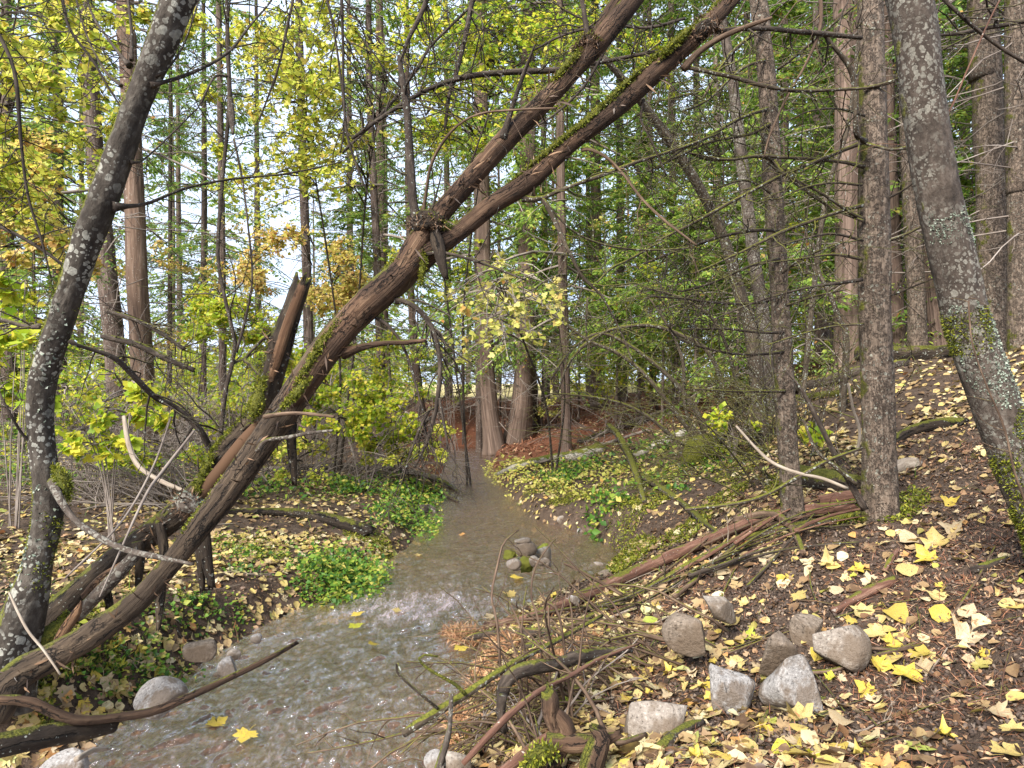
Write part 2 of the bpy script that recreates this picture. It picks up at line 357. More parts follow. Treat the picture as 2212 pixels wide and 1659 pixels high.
# ------------------------------------------------------------------ terrain
def wl(u, v):
    d = EYE*F/(v-CV); return ((u-CU)/F*d, d)
left_e = [(-9, -8), (-5.2, -1.5), (-3.1, 1.3), wl(180, 1659), wl(290, 1590), wl(395, 1518), wl(500, 1440), wl(600, 1365), wl(700, 1320), wl(815, 1292), wl(838, 1245), wl(915, 1192), wl(950, 1140), wl(945, 1100), wl(985, 1055), wl(972, 1028), wl(985, 1000), (-1.6, 15.4), (-4., 16.5)]
right_e = [(-6.5, -8), (-2.6, -2), (-.75, 1.2), wl(925, 1659), wl(962, 1540), wl(985, 1450), wl(1000, 1385), wl(1090, 1345), wl(1215, 1300), wl(1300, 1250), wl(1330, 1205), wl(1260, 1160), wl(1130, 1130), wl(1105, 1098), wl(1082, 1060), wl(1062, 1040), wl(1048, 1012), wl(1060, 992), (-.9, 16.6), (-4., 18)]
POLY = A(left_e+right_e[::-1])
def sdist(x, y):
    """signed distance to the creek outline, negative inside"""
    p = np.stack([x, y], -1); a = POLY; b = np.roll(POLY, -1, 0)
    best = np.full(p.shape[:-1], 1e9); inside = np.zeros(p.shape[:-1], bool)
    for i in range(len(a)):
        ab = b[i]-a[i]; ap = p-a[i]
        t = np.clip((ap@ab)/(ab@ab), 0, 1); d = ap-t[..., None]*ab
        best = np.minimum(best, np.hypot(d[..., 0], d[..., 1]))
        c = (a[i, 1] > p[..., 1]) != (b[i, 1] > p[..., 1])
        with np.errstate(divide='ignore', invalid='ignore'):
            xi = a[i, 0]+(p[..., 1]-a[i, 1])*ab[0]/(ab[1] if ab[1] else 1e-9)
        inside ^= c & (p[..., 0] < xi)
    return np.where(inside, -best, best)
CTRL_PX = [(2212,1659,1.6),(1700,1659,1.72),(1200,1659,1.95),(1010,1659,2.35),(1430,1560,2.3),(1720,1510,2.35),(2100,1400,2.45),(2212,1250,2.7),(1900,1200,3.2),
 (1900,1112,3.8),(1700,1118,4.),(1500,1250,3.8),(1350,1310,3.8),(1240,1350,3.6),(1050,1390,3.75),(1400,1150,5.5),(1340,1100,6.6),(1450,1090,6.),(1600,1000,6.5),(1150,1050,9.2),(1120,1015,10.5),
 (1300,975,11),(1500,905,11),(1700,880,8.2),(1850,795,8.5),(2050,772,8.),(2212,760,7.),(2212,900,4.5),(2050,1000,4.2),
 (300,1360,3.3),(20,1480,2.75),(40,1400,3.),(500,1340,3.8),(610,1290,4.5),(400,1180,5.5),(150,1150,6),(100,1000,10),(700,1085,7.5),(860,1065,9.2),(790,1190,6),(740,1240,5.2),(300,950,15),(600,905,20),
 (930,970,15.5),(1060,965,15),(1130,945,15.3),(1222,975,12.8),(1350,882,17.5),(1480,868,17.5),(1250,905,17),(960,880,19),(1000,862,30),(1250,845,34)]
ctrl = [P(*c) for c in CTRL_PX]
ctrl += [A(c) for c in [(0, 0, .55), (-1.2, .3, .25), (1.5, 0, .8), (0, -5, .8), (5, -5, 2.), (-8, -5, .5), (4, 1.5, 1.8), (-6, 3, .35), (-10, 8, .45), (6, 6, 2.3), (10, 12, 2.6), (8, 16, 2.3), (-14, 22, .7), (0, 45, 1.0), (20, 40, 2.6), (-25, 40, .9), (28, 15, 3.6), (-28, 12, .7), (-3.4, 2.4, .36), (-4.4,3.0,.36)]]
ctrl = A(ctrl)
def _k(r2): return np.where(r2 > 1e-9, .5*r2*np.log(np.maximum(r2, 1e-9)), 0)
def _w(xy):  # compress far coordinates so the spline stays tame
    r = np.hypot(xy[..., 0], xy[..., 1]); s = np.where(r > 1, (1+np.log(np.maximum(r, 1))*2.2)/np.maximum(r, 1), 1); return xy*s[..., None]
_cw = _w(ctrl[:, :2]); NCT = len(ctrl)
_K = _k(((_cw[:, None]-_cw[None])**2).sum(-1))+np.eye(NCT)*.01
_Q = np.hstack([np.ones((NCT, 1)), _cw])
_sol = np.linalg.solve(np.block([[_K, _Q], [_Q.T, np.zeros((3, 3))]]), np.r_[ctrl[:, 2], 0, 0, 0])
def base_h(x, y):
    q = _w(np.stack([x, y], -1)); sh = q.shape[:-1]; q = q.reshape(-1, 2); out = np.empty(len(q))
    for i in range(0, len(q), 40000):
        c = q[i:i+40000]
        out[i:i+40000] = _k(((c[:, None]-_cw[None])**2).sum(-1))@_sol[:NCT]+_sol[NCT]+c@_sol[NCT+1:]
    r = np.hypot(x, y); out = out.reshape(sh)
    return np.clip(out, .1, 6)
def sstep(a, b, t): t = np.clip((t-a)/(b-a), 0, 1); return t*t*(3-2*t)
def H(x, y, detail=True):
    x = A(x); y = A(y); r = np.hypot(x, y)
    b = base_h(x, y); p3 = np.stack([x, y, x*0], -1)
    if detail:
        b = b+.05*fbm(p3*1.3, 3, 3)*np.clip(r/4, .6, 3)+.028*fbm(p3*5, 9, 3)+.012*fbm(p3*22, 29, 4, .65)
    s = sdist(x, y)+.07*fbm(p3*3., 41, 3)
    w = np.where(x < np.minimum(-.9+.2*(y-2.8), -.35), .55, .30)
    t = sstep(-.10, 1, s/w)
    bed = -.13+.03*fbm(p3*6, 51, 3)
    return bed*(1-t)+np.maximum(b, .07)*t
def ground_at(u, v, dmin=1.2, dmax=60):
    d = np.geomspace(dmin, dmax, 900); q = np.stack([(u-CU)/F*d, d, EYE-(v-CV)/F*d], -1)
    below = q[:, 2] < np.maximum(H(q[:, 0], q[:, 1]), 0)
    if not below.any(): return q[-1]
    return q[np.argmax(below)]
def gz(p, up=0.): return A([p[0], p[1], float(H(p[0], p[1]))+up])
# sheet
na, nr = 700, 640
th = np.r_[np.linspace(-180, -62, 40)[:-1], np.linspace(-62, 62, na), np.linspace(62, 180, 40)[1:]]*np.pi/180
rr = np.geomspace(.35, 420, nr)
TH, RR = np.meshgrid(th, rr); GX, GY = RR*np.sin(TH), RR*np.cos(TH); GZ = H(GX, GY)
k = len(th)
i, j = np.meshgrid(np.arange(nr-1), np.arange(k-1), indexing='ij'); o = i*k+j
quads = np.stack([o, o+1, o+k+1, o+k], -1).reshape(-1, 4)
V = np.stack([GX, GY, GZ], -1).reshape(-1, 3)
c0 = len(V); V = np.vstack([V, [[0, 0, float(H(0., 0.))]]]); tri = np.stack([np.arange(k-1)+1, np.arange(k-1), np.full(k-1, c0)], 1)
mb = MB(); mb.add(V, [quads[:, ::-1], tri[:, ::-1]])
g = G('forest_soil'); tc = g.n('ShaderNodeTexCoord').outputs['Object']
zone = g.n('ShaderNodeAttribute', attribute_name='zone').outputs['Color']; zs = g.n('ShaderNodeSeparateColor', {0: zone})
n1 = g.noise(tc, 9, 9, .7); n2 = g.noise(tc, 60, 6, .7); n3 = g.noise(tc, 1.3, 4, .6); n4 = g.noise(tc, 230, 3, .7)
soil = g.ramp(n1, [(.3, (.03, .02, .0145)), (.55, (.082, .057, .042)), (.75, (.15, .11, .082))])
soil = g.mix(g.val(n2, .55, .75), soil, (.19, .135, .09)); soil = g.mix(g.val(n4, .6, .72), soil, (.30, .21, .13))
soil = g.mix(g.val(n4, .42, .3), soil, (.015, .01, .008))
red = g.ramp(n2, [(.3, (.06, .025, .016)), (.55, (.19, .075, .042)), (.75, (.33, .17, .10))])
soil = g.mix(g.math('MULTIPLY', zs.outputs[0], g.val(n3, .25, .5)), soil, red)
straw = g.ramp(n2, [(.3, (.30, .24, .10)), (.6, (.5, .42, .2)), (.8, (.35, .4, .12))])
soil = g.mix(zs.outputs[1], soil, straw)
pv = g.n('ShaderNodeTexVoronoi', {'Vector': tc, 'Scale': 24.}); pvc = g.n('ShaderNodeSeparateColor', {0: pv.outputs['Color']}).outputs[0]
grav = g.mix(g.val(pv.outputs['Distance'], .25, .55), g.ramp(pvc, [(0, (.15, .105, .065)), (.5, (.29, .215, .14)), (.85, (.42, .34, .25)), (1, (.6, .55, .48))]), (.06, .042, .026))
grav = g.mix(g.val(n1, .35, .6), g.mix(.6, grav, (.16, .11, .06)), grav)
soil = g.mix(zs.outputs[2], soil, grav)
soilp = g.bsdf(soil, .95, g.math('ADD', n2, g.math('MULTIPLY', n4, .6)), .8, .02, .15)
ground = mb.obj('ground', g.m); tag(ground, None, None, kind='structure')
x, y = V[:, 0], V[:, 1]; sd_ = sdist(x, y)
zr = sstep(9.5, 12.5, y-.25*np.abs(x-1.5))*sstep(27, 21, y)*sstep(-4., -1.5, x)*sstep(11, 6, x)
zg = sstep(24, 30, np.hypot(x, y))*sstep(16, 4, x)*(y > 0)
zb = sstep(.12, -.02, sd_)
me = ground.data; ca = me.color_attributes.new('zone', 'FLOAT_COLOR', 'POINT')
ca.data.foreach_set('color', np.stack([zr, zg, zb, np.ones_like(zr)], -1).astype(np.float32).ravel())
# water surface
xs = []; mbw = MB()
ry = np.geomspace(1., 26, 620)-.0
TH2 = np.linspace(-62, 24, 620)*np.pi/180
RA, TA = np.meshgrid(np.geomspace(1.2, 19., 760), TH2, indexing='ij'); WX, WY = RA*np.sin(TA), RA*np.cos(TA)
flow = norm(A([[-.55, -1.]]))[0]; across = A([flow[1], -flow[0]])
fa, fb = WX*flow[0]+WY*flow[1], WX*across[0]+WY*across[1]
RP = A(wl(900, 1312))
rap = np.exp(-(((WX-RP[0])/.55)**2+((WY-RP[1])/.34)**2))
rap2 = np.exp(-(((WX+1.2)/.8)**2+((WY-2.7)/.8)**2))
q3 = lambda s, t, o: np.stack([fa*s, fb*t, fa*0+o], -1)
calm = sstep(5.0, 7.5, WY)
warp = .12*fbm(q3(2.5, 2.5, 7), 5, 2)
fa2, fb2 = fa+warp, fb+.7*warp
q3w = lambda s, t, o: np.stack([fa2*s, fb2*t, fa*0+o], -1)
WZ = (.020*fbm(q3w(4, 10, 0), 61, 3)+.016*fbm(q3w(10, 24, 3), 71, 3)+.007*fbm(q3w(26, 52, 5), 75, 3))*(1-.70*calm)+.028*rap*fbm(q3w(9, 18, 1), 81, 4)+.02*rap+.012*rap2*fbm(q3w(8, 15, 2), 83, 3)
WZ = WZ+.02*sstep(3.8, 6.2, WY)
sdw = sdist(WX, WY); keep = sdw < .16
ii, jj = np.meshgrid(np.arange(RA.shape[0]-1), np.arange(RA.shape[1]-1), indexing='ij')
kk = keep[:-1, :-1] | keep[1:, :-1] | keep[:-1, 1:] | keep[1:, 1:]
o = (ii*RA.shape[1]+jj)[kk]
qd = np.stack([o, o+1, o+RA.shape[1]+1, o+RA.shape[1]], -1)
used, inv = np.unique(qd, return_inverse=True)
VW = np.stack([WX, WY, WZ], -1).reshape(-1, 3)[used]
mbw.add(VW, [inv.reshape(-1, 4)[:, ::-1]])
g = G('creek_water'); tc = g.n('ShaderNodeTexCoord').outputs['Object']
mp = g.n('ShaderNodeMapping', {'Vector': tc, 'Rotation': (0, 0, math.atan2(.55, 1.)), 'Scale': (1., .22, 1)}).outputs[0]
nb = g.noise(mp, 40, 5, .65, 1.2); nb2 = g.noise(mp, 12, 4, .6, 1.2)
fo = g.n('ShaderNodeAttribute', attribute_name='foam_sky_sheen').outputs['Fac']
bm = g.n('ShaderNodeBump', {'Height': g.math('ADD', nb, nb2), 'Strength': .7, 'Distance': .024}).outputs[0]
fr = g.n('ShaderNodeFresnel', {'IOR': 1.3}).outputs[0]
tr = g.n('ShaderNodeBsdfTransparent', {'Color': (.84, .64, .49, 1)}); gl = g.n('ShaderNodeBsdfGlossy', {'Color': (1, 1, 1, 1), 'Roughness': .10, 'Normal': bm})
df = g.n('ShaderNodeBsdfDiffuse', {'Color': (.46, .385, .41, 1)})  # riffle foam, and lavender sky-reflection streaks painted onto the near water
murk = g.n('ShaderNodeMixShader', {0: .30}); g.l(tr.outputs[0], murk.inputs[1]); mdf = g.n('ShaderNodeBsdfDiffuse', {'Color': g.ramp(g.noise(mp, 20, 6, .7, 1.), [(.3, (.06, .036, .022, 1)), (.68, (.36, .235, .165, 1))])}); g.l(mdf.outputs[0], murk.inputs[2])
mx = g.n('ShaderNodeMixShader', {0: g.math('ADD', .05, g.math('MULTIPLY', fr, .55))}); g.l(murk.outputs[0], mx.inputs[1]); g.l(gl.outputs[0], mx.inputs[2])
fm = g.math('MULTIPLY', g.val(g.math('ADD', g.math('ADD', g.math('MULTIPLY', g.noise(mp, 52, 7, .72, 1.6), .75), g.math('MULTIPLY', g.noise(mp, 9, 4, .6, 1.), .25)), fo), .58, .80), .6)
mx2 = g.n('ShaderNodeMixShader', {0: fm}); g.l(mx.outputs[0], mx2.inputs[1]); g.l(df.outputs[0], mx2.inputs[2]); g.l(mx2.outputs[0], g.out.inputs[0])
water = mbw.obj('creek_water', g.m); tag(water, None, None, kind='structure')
fv = (rap*.15*(1+.8*fbm(q3w(6, 14, 9), 87, 3))+rap2*.03+.035*(1-calm)).reshape(-1)[used]  # foam at the riffle; the even near-water term spreads the painted sky streaks
at = water.data.attributes.new('foam_sky_sheen', 'FLOAT', 'POINT'); at.data.foreach_set('value', fv.astype(np.float32))
# ------------------------------------------------------------------ camera, light, sky
cam = bpy.data.objects.new('camera', bpy.data.cameras.new('camera')); COL.objects.link(cam)
cam.location = (0, 0, EYE); cam.rotation_euler = (math.radians(90), 0, 0)
cam.data.sensor_width = 36; cam.data.lens = 36*F/2212; cam.data.clip_end = 2000; cam.data.clip_start = .05
SC.camera = cam
SUN_EL, SUN_AZ = math.radians(40), math.radians(-148)   # azimuth from +Y towards +X
sun = bpy.data.objects.new('sun', bpy.data.lights.new('sun', 'SUN')); COL.objects.link(sun)
sun.data.energy = 3.0; sun.data.angle = math.radians(26); sun.data.color = (1, .95, .87)
sun.rotation_euler = (math.pi/2-SUN_EL, 0, -SUN_AZ+math.pi)
wd = bpy.data.worlds.new('World'); SC.world = wd; wd.use_nodes = True; t = wd.node_tree; t.nodes.clear()
sky = t.nodes.new('ShaderNodeTexSky'); sky.sky_type = 'NISHITA'; sky.sun_disc = False; sky.sun_elevation = SUN_EL; sky.sun_rotation = SUN_AZ
sky.dust_density = 3.; sky.air_density = 1.; sky.ozone_density = 1.
tcw = t.nodes.new('ShaderNodeTexCoord'); nz = t.nodes.new('ShaderNodeTexNoise'); nz.inputs['Scale'].default_value = 2.2; nz.inputs['Detail'].default_value = 6
t.links.new(tcw.outputs['Generated'], nz.inputs['Vector'])
mr = t.nodes.new('ShaderNodeMapRange'); mr.inputs['From Min'].default_value = .3; mr.inputs['From Max'].default_value = .6; mr.inputs['To Min'].default_value = .6
t.links.new(nz.outputs[0], mr.inputs[0])
mxw = t.nodes.new('ShaderNodeMix'); mxw.data_type = 'RGBA'; t.links.new(mr.outputs[0], mxw.inputs[0]); t.links.new(sky.outputs[0], mxw.inputs[6]); mxw.inputs[7].default_value = (4.6, 5.4, 6.9, 1)
bg = t.nodes.new('ShaderNodeBackground'); bg.inputs['Strength'].default_value = .076; t.links.new(mxw.outputs[2], bg.inputs[0])
ow = t.nodes.new('ShaderNodeOutputWorld'); t.links.new(bg.outputs[0], ow.inputs[0])
SC.view_settings.view_transform = 'Standard'; SC.view_settings.look = 'None'; SC.view_settings.exposure = 1.9; SC.view_settings.gamma = 1
SC.cycles.max_bounces = 8; SC.cycles.transparent_max_bounces = 12; SC.cycles.diffuse_bounces = 4; SC.cycles.use_denoising = True
# ------------------------------------------------------------------ hero trees, logs, branches
def path(L):
    p = A([P(u, v, d) for u, v, d, w in L]); r = A([w/2/F*d for u, v, d, w in L]); return p, r
def limb(parent, name, L, mat, sides=12, amp=.12, fr=22, lump=.12, jag=0., flare=0., step=None, label=None, twigs=0, tl=.25, tmat=None, hang=0., moss=None):
    p, r = path(L); r = r*(.72 if mat == 'mossy' else 1); mb = MB(); C, R = tube(mb, p, r, sides, step, amp, fr, lump, True, flare, jag)
    if twigs: addtwigs(mb, C, R, twigs, tl, hang)
    mats = [M[mat]]
    if mat == 'mossy' and moss is None: moss = [(int(min(5000, 60*len(C)*max(1, R.max()/.02))), 0, 1, .016, (0, 0, 1), -2, 1., 0, .4, 'mossleaf')]
    for q_ in moss or []:
        n_, *rest, mm = q_; t_ = tufts(C, R, n_, *rest, seed=len(mats)); mats.append(M[mm]); mb.merge(t_, len(mats)-1)
    o = mb.obj(name, mats, parent)
    if label: o['label'] = label
    return o
def addtwigs(mb, C, R, n, tl, hang=0., t0=.15, second=2):
    k = rng.integers(int(len(C)*t0), len(C), n); T, N, B = frames(C)
    a = rng.uniform(0, 6.28, n); d = norm(T[k]*.7+N[k]*np.cos(a)[:, None]+B[k]*np.sin(a)[:, None])
    ln = tl*rng.uniform(.35, 1.3, n)
    W = curves_from(C[k], d, ln, 6, hang, .22); r0 = np.minimum(R[k]*.45, .006)
    tubes(mb, W, r0[:, None]*np.linspace(1, .3, 6)[None], 4)
    if second:
        S = W[:, 2:5].reshape(-1, 3); m = len(S); sel = rng.integers(0, m, n*second)
        W2 = curves_from(S[sel], rdir(len(sel), .7)+np.repeat(d, second, 0)[:len(sel)]*.8, np.repeat(ln, second)[:len(sel)]*.5, 4, hang, .25)
        tubes(mb, W2, np.linspace(.0022, .0009, 4)[None].repeat(len(W2), 0), 3)
def gpath(L, up=.6, lift=None):
    """path over the ground from picture points (u, v, width)"""
    pts = []; rad = []
    for k, (u, v, w) in enumerate(L):
        g_ = ground_at(u, v); d = g_[1]; r = w/2/F*d
        z = max(float(H(g_[0], g_[1])), 0)+r*up+(lift[k] if lift else 0)
        pts.append([g_[0], g_[1], z]); rad.append(r)
    return A(pts), A(rad)
def stick(name, L, mat, label, cat='branch', up=.6, sides=8, amp=.12, lump=.15, twigs=0, tl=.2, group=None, jag=.6, abs_=False, lift=None):
    p, r = path(L) if abs_ else gpath(L, up, lift)
    mb = MB(); C, R = tube(mb, p, r, sides, None, amp, 30, lump, True, 0, jag)
    if twigs: addtwigs(mb, C, R, twigs, tl)
    o = mb.obj(name, M[mat], None, loc=p[0]); return tag(o, label, cat, group)
# --- curved lichen tree at left
b0 = ground_at(30, 1490)
t = thing('leaning_tree', gz(b0), 'curved grey tree trunk spotted with pale lichen rising from the left bank', 'tree')
limb(t, 'trunk', [(-30,1520,2.75,136),(5,1440,2.78,107),(45,1340,2.8,77),(78,1220,2.8,58),(105,1100,2.8,56),(92,980,2.8,50),(86,880,2.8,51),(100,790,2.78,53),(132,690,2.75,53),(165,590,2.72,54),(192,510,2.7,56),(225,425,2.68,58),(255,340,2.66,56),(290,240,2.64,51),(322,160,2.62,53),(352,85,2.6,56),(385,0,2.58,62),(425,-90,2.56,64),(455,-250,2.5,60)], 'alder', 40, .10, 26, .12, flare=.25, step=.012, moss=[(26000, .2, 1, .012, (-1, .1, .35), .62, .9, 0, .45, 'mossleaf'), (5000, .15, .5, .016, (1, -.3, .1), .75, .9, 5., .45, 'mossleaf'), (2500, 0, .5, .014, (0, -1, 0), .0, .25, 6., 1., 'lichenleaf')])
for nm, L, mt, tw in [
 ('branch', [(115,1040,2.74,24),(128,1075,2.66,17),(160,1120,2.6,14),(205,1155,2.55,14),(270,1187,2.5,14),(340,1203,2.45,12),(418,1219,2.4,6)], 'alder2', 0),
 ('branch', [(325,184,2.6,14),(345,180,2.62,8),(420,155,2.75,7),(493,113,2.9,6),(540,55,3.,5),(583,5,3.1,4),(610,-40,3.2,3)], 'branchdark', 10),
 ('branch', [(335,165,2.6,10),(360,150,2.62,5),(395,100,2.7,4),(425,15,2.75,4),(440,-60,2.8,3)], 'branchdark', 8),
 ('branch', [(245,447,2.66,22),(262,446,2.68,12),(317,440,2.8,7),(400,407,3.,6),(500,387,3.3,5),(620,375,3.6,4),(737,350,3.9,3)], 'branchdark', 12),
 ('branch', [(280,142,2.6,16),(265,125,2.62,8),(233,83,2.7,6),(200,33,2.8,5),(180,-30,2.9,4)], 'branchdark', 12),
 ('branch', [(284,130,2.6,9),(284,67,2.65,6),(277,0,2.7,6),(272,-60,2.7,5)], 'branchdark', 8),
 ('branch', [(282,350,2.65,10),(310,345,2.7,4),(370,290,2.9,4),(430,230,3.,3)], 'branchdark', 10),
 ('branch', [(262,185,2.62,8),(225,150,2.7,5),(185,70,2.8,4),(160,-20,2.9,4)], 'branchdark', 10),
 ('branch', [(90,705,2.75,14),(60,705,2.8,10),(0,690,2.9,11),(-60,675,3.,10)], 'branchdark', 8),
 ('branch', [(75,960,2.78,10),(50,940,2.75,6),(20,890,2.7,5),(0,850,2.7,4),(-30,790,2.7,4)], 'branchdark', 4),
 ('branch', [(150,735,2.72,12),(167,746,2.74,8),(205,757,2.8,9),(247,773,2.85,11),(277,800,2.9,12),(333,856,3.,12),(383,883,3.1,12),(433,930,3.15,13),(450,966,3.2,14),(458,1000,3.2,12)], 'branchdark', 10)]:
    limb(t, nm, L, mt, 9, .12, 40, .15, twigs=tw, tl=.35)
limb(t, 'moss_tuft', [(120,1010,2.76,14),(136,1035,2.72,38),(146,1060,2.72,24),(148,1075,2.72,5)], 'mossy', 14, .5, 40, .2)
# --- forked weathered log
b0 = ground_at(20, 1490)
t = thing('leaning_log', gz(b0+A([.02, -.05, 0])), 'long weathered bare trunk leaning across the creek and forking into two limbs', 'log')
limb(t, 'trunk', [(-20,1545,2.5,76),(40,1460,2.55,64),(110,1420,2.6,57),(200,1370,2.65,53),(300,1295,2.72,50),(370,1215,2.78,48),(430,1140,2.84,52),(500,1050,2.9,55),(560,965,2.95,61),(610,895,2.97,66),(670,805,3.,69),(730,722,3.02,69),(790,665,3.04,64),(860,602,3.06,64),(915,548,3.08,64),(950,520,3.08,50)], 'dead2', 36, .10, 16, .16, step=.014, moss=[(9000, .0, .5, .014, (-.5, 0, .9), .72, .9, 3.5, .45, 'mossleaf'), (500, 0, 1, .07, (0, -.3, -1), -.2, .25, 3., .12, 'splinter')])
limb(t, 'limb', [(590,915,2.955,33),(640,850,2.955,52),(700,762,2.97,64),(760,690,3.0,64),(850,605,3.03,64),(910,550,3.04,58),(984,505,3.06,41),(1060,445,3.1,38),(1137,395,3.12,40),(1230,310,3.15,41),(1337,228,3.18,43),(1420,150,3.2,45),(1500,80,3.22,41),(1560,20,3.25,37),(1620,-50,3.3,33),(1750,-190,3.4,29)], 'dead', 32, .14, 14, .18, step=.014, moss=[(22000, .0, .9, .016, (-.5, 0, .9), .55, .9, 3., .45, 'mossleaf'), (900, 0, 1, .07, (0, -.3, -1), -.2, .25, 3., .12, 'splinter')], label='lower limb of the fork, dark and mossy on top')
limb(t, 'limb', [(858,600,3.02,46),(905,520,3.02,46),(950,462,3.05,43),(1000,405,3.06,42),(1090,305,3.08,44),(1180,215,3.1,44),(1240,150,3.12,42),(1290,95,3.13,46),(1330,45,3.15,46),(1375,-10,3.17,40),(1450,-110,3.2,33)], 'dead', 32, .10, 14, .15, step=.014, moss=[(500, 0, 1, .08, (0, -.3, -1), -.4, .2, 3., .1, 'splinter'), (5000, .5, .72, .014, (-.6, 0, .8), .7, .9, 3., .45, 'mossleaf')], label='upper limb of the fork, bare orange grey wood')
limb(t, 'limb', [(1290,95,3.14,40),(1310,40,3.15,30),(1345,-20,3.16,28)], 'dead', 14, .2, 20, .2, label='short dark side fork on the upper limb')
limb(t, 'knot', [(893,495,3.0,22),(925,478,3.0,45),(950,488,3.0,29)], 'darkmoss', 16, .9, 34, .4, moss=[(700, 0, 1, .026, (0, 0, 1), -2, .5, 0, .2, 'splinter'), (900, 0, 1, .014, (0, 0, 1), .1, .9, 6., .45, 'mossleaf')])
limb(t, 'knot', [(1245,105,3.1,7),(1268,88,3.1,27),(1290,95,3.1,22)], 'darkmoss', 14, .9, 34, .4, moss=[(700, 0, 1, .026, (0, 0, 1), -2, .5, 0, .2, 'splinter'), (900, 0, 1, .014, (0, 0, 1), .1, .9, 6., .45, 'mossleaf')])
limb(t, 'knot', [(1490,90,3.2,29),(1525,55,3.18,43),(1550,60,3.18,22)], 'darkmoss', 14, .9, 30, .4, moss=[(600, 0, 1, .026, (0, 0, 1), -2, .5, 0, .2, 'splinter'), (900, 0, 1, .014, (0, 0, 1), -.1, .9, 6., .45, 'mossleaf')])
limb(t, 'stub', [(935,490,3.0,14),(945,530,2.98,26),(955,570,2.96,22),(964,602,2.95,9)], 'darkmoss', 10, .4, 30, .2, jag=1.)
limb(t, 'stub', [(912,535,3.0,12),(915,570,2.98,14),(908,612,2.97,8)], 'mossy', 10, .5, 40, .2, jag=1.)
limb(t, 'stub', [(740,762,3.0,34),(780,750,2.98,18),(830,741,2.96,13),(880,739,2.95,13),(922,735,2.94,9)], 'dead', 12, .2, 30, .15, jag=2.)
for L, mt, tw, hg in [
 ([(572,900,2.86,12),(605,895,2.8,10),(650,893,2.76,8),(722,900,2.7,7)], 'stick', 0, 0),
 ([(555,975,2.86,10),(575,952,2.84,9),(620,945,2.8,8),(670,935,2.76,7),(718,930,2.7,5)], 'alder2', 0, 0),
 ([(912,550,3.0,10),(950,546,2.98,8),(1000,555,2.94,8),(1060,575,2.9,7),(1135,605,2.85,5)], 'branchdark', 6, 0),
 ([(855,650,3.02,16),(880,652,3.,12),(915,680,3.,11),(940,725,3.,10),(950,780,3.,10),(948,840,3.,11),(938,900,3.,9),(920,960,3.,7),(895,1010,3.,5)], 'branchdark', 26, .25),
 ([(812,685,3.02,10),(840,705,3.,7),(872,750,3.,6),(895,820,3.,6),(915,900,3.,5),(925,980,3.,4)], 'branchdark', 14, .25),
 ([(865,650,3.02,8),(905,650,3.,5),(950,670,2.98,4),(980,688,2.97,3)], 'branchdark', 5, .1),
 ([(930,880,3.,8),(905,930,2.98,6),(880,1000,2.97,5),(870,1040,2.97,4)], 'branchdark', 10, .2),
 ([(948,860,3.,8),(960,920,3.,6),(975,985,3.,4),(1012,1030,3.,3)], 'branchdark', 8, .2),
 ([(905,490,3.02,22),(893,440,3.02,20),(886,340,3.02,18),(880,250,3.02,15),(870,180,3.02,13),(862,120,3.02,9)], 'branchdark', 5, 0),
 ([(912,475,3.0,8),(920,420,2.98,7),(930,360,2.95,7),(955,310,2.9,7),(990,270,2.86,6),(1040,245,2.82,5),(1120,237,2.75,5),(1200,234,2.7,5)], 'stick', 3, 0),
 ([(1088,300,3.05,22),(1095,270,3.03,13),(1112,215,3.0,10),(1135,150,2.95,9),(1156,95,2.9,3)], 'branchdark', 0, 0),
 ([(1270,90,3.1,14),(1264,40,3.1,12),(1255,-10,3.1,10),(1250,-60,3.1,8)], 'branchdark', 6, 0),
 ([(928,470,3.0,5),(948,400,2.96,4),(955,360,2.95,3)], 'branchdark', 2, 0),
 ([(1015,360,3.05,4),(1040,290,3.,4),(1070,210,2.95,3)], 'branchdark', 3, 0)]:
    limb(t, 'branch', L, mt, 8, .14, 40, .2, twigs=tw, tl=.28, hang=hg)
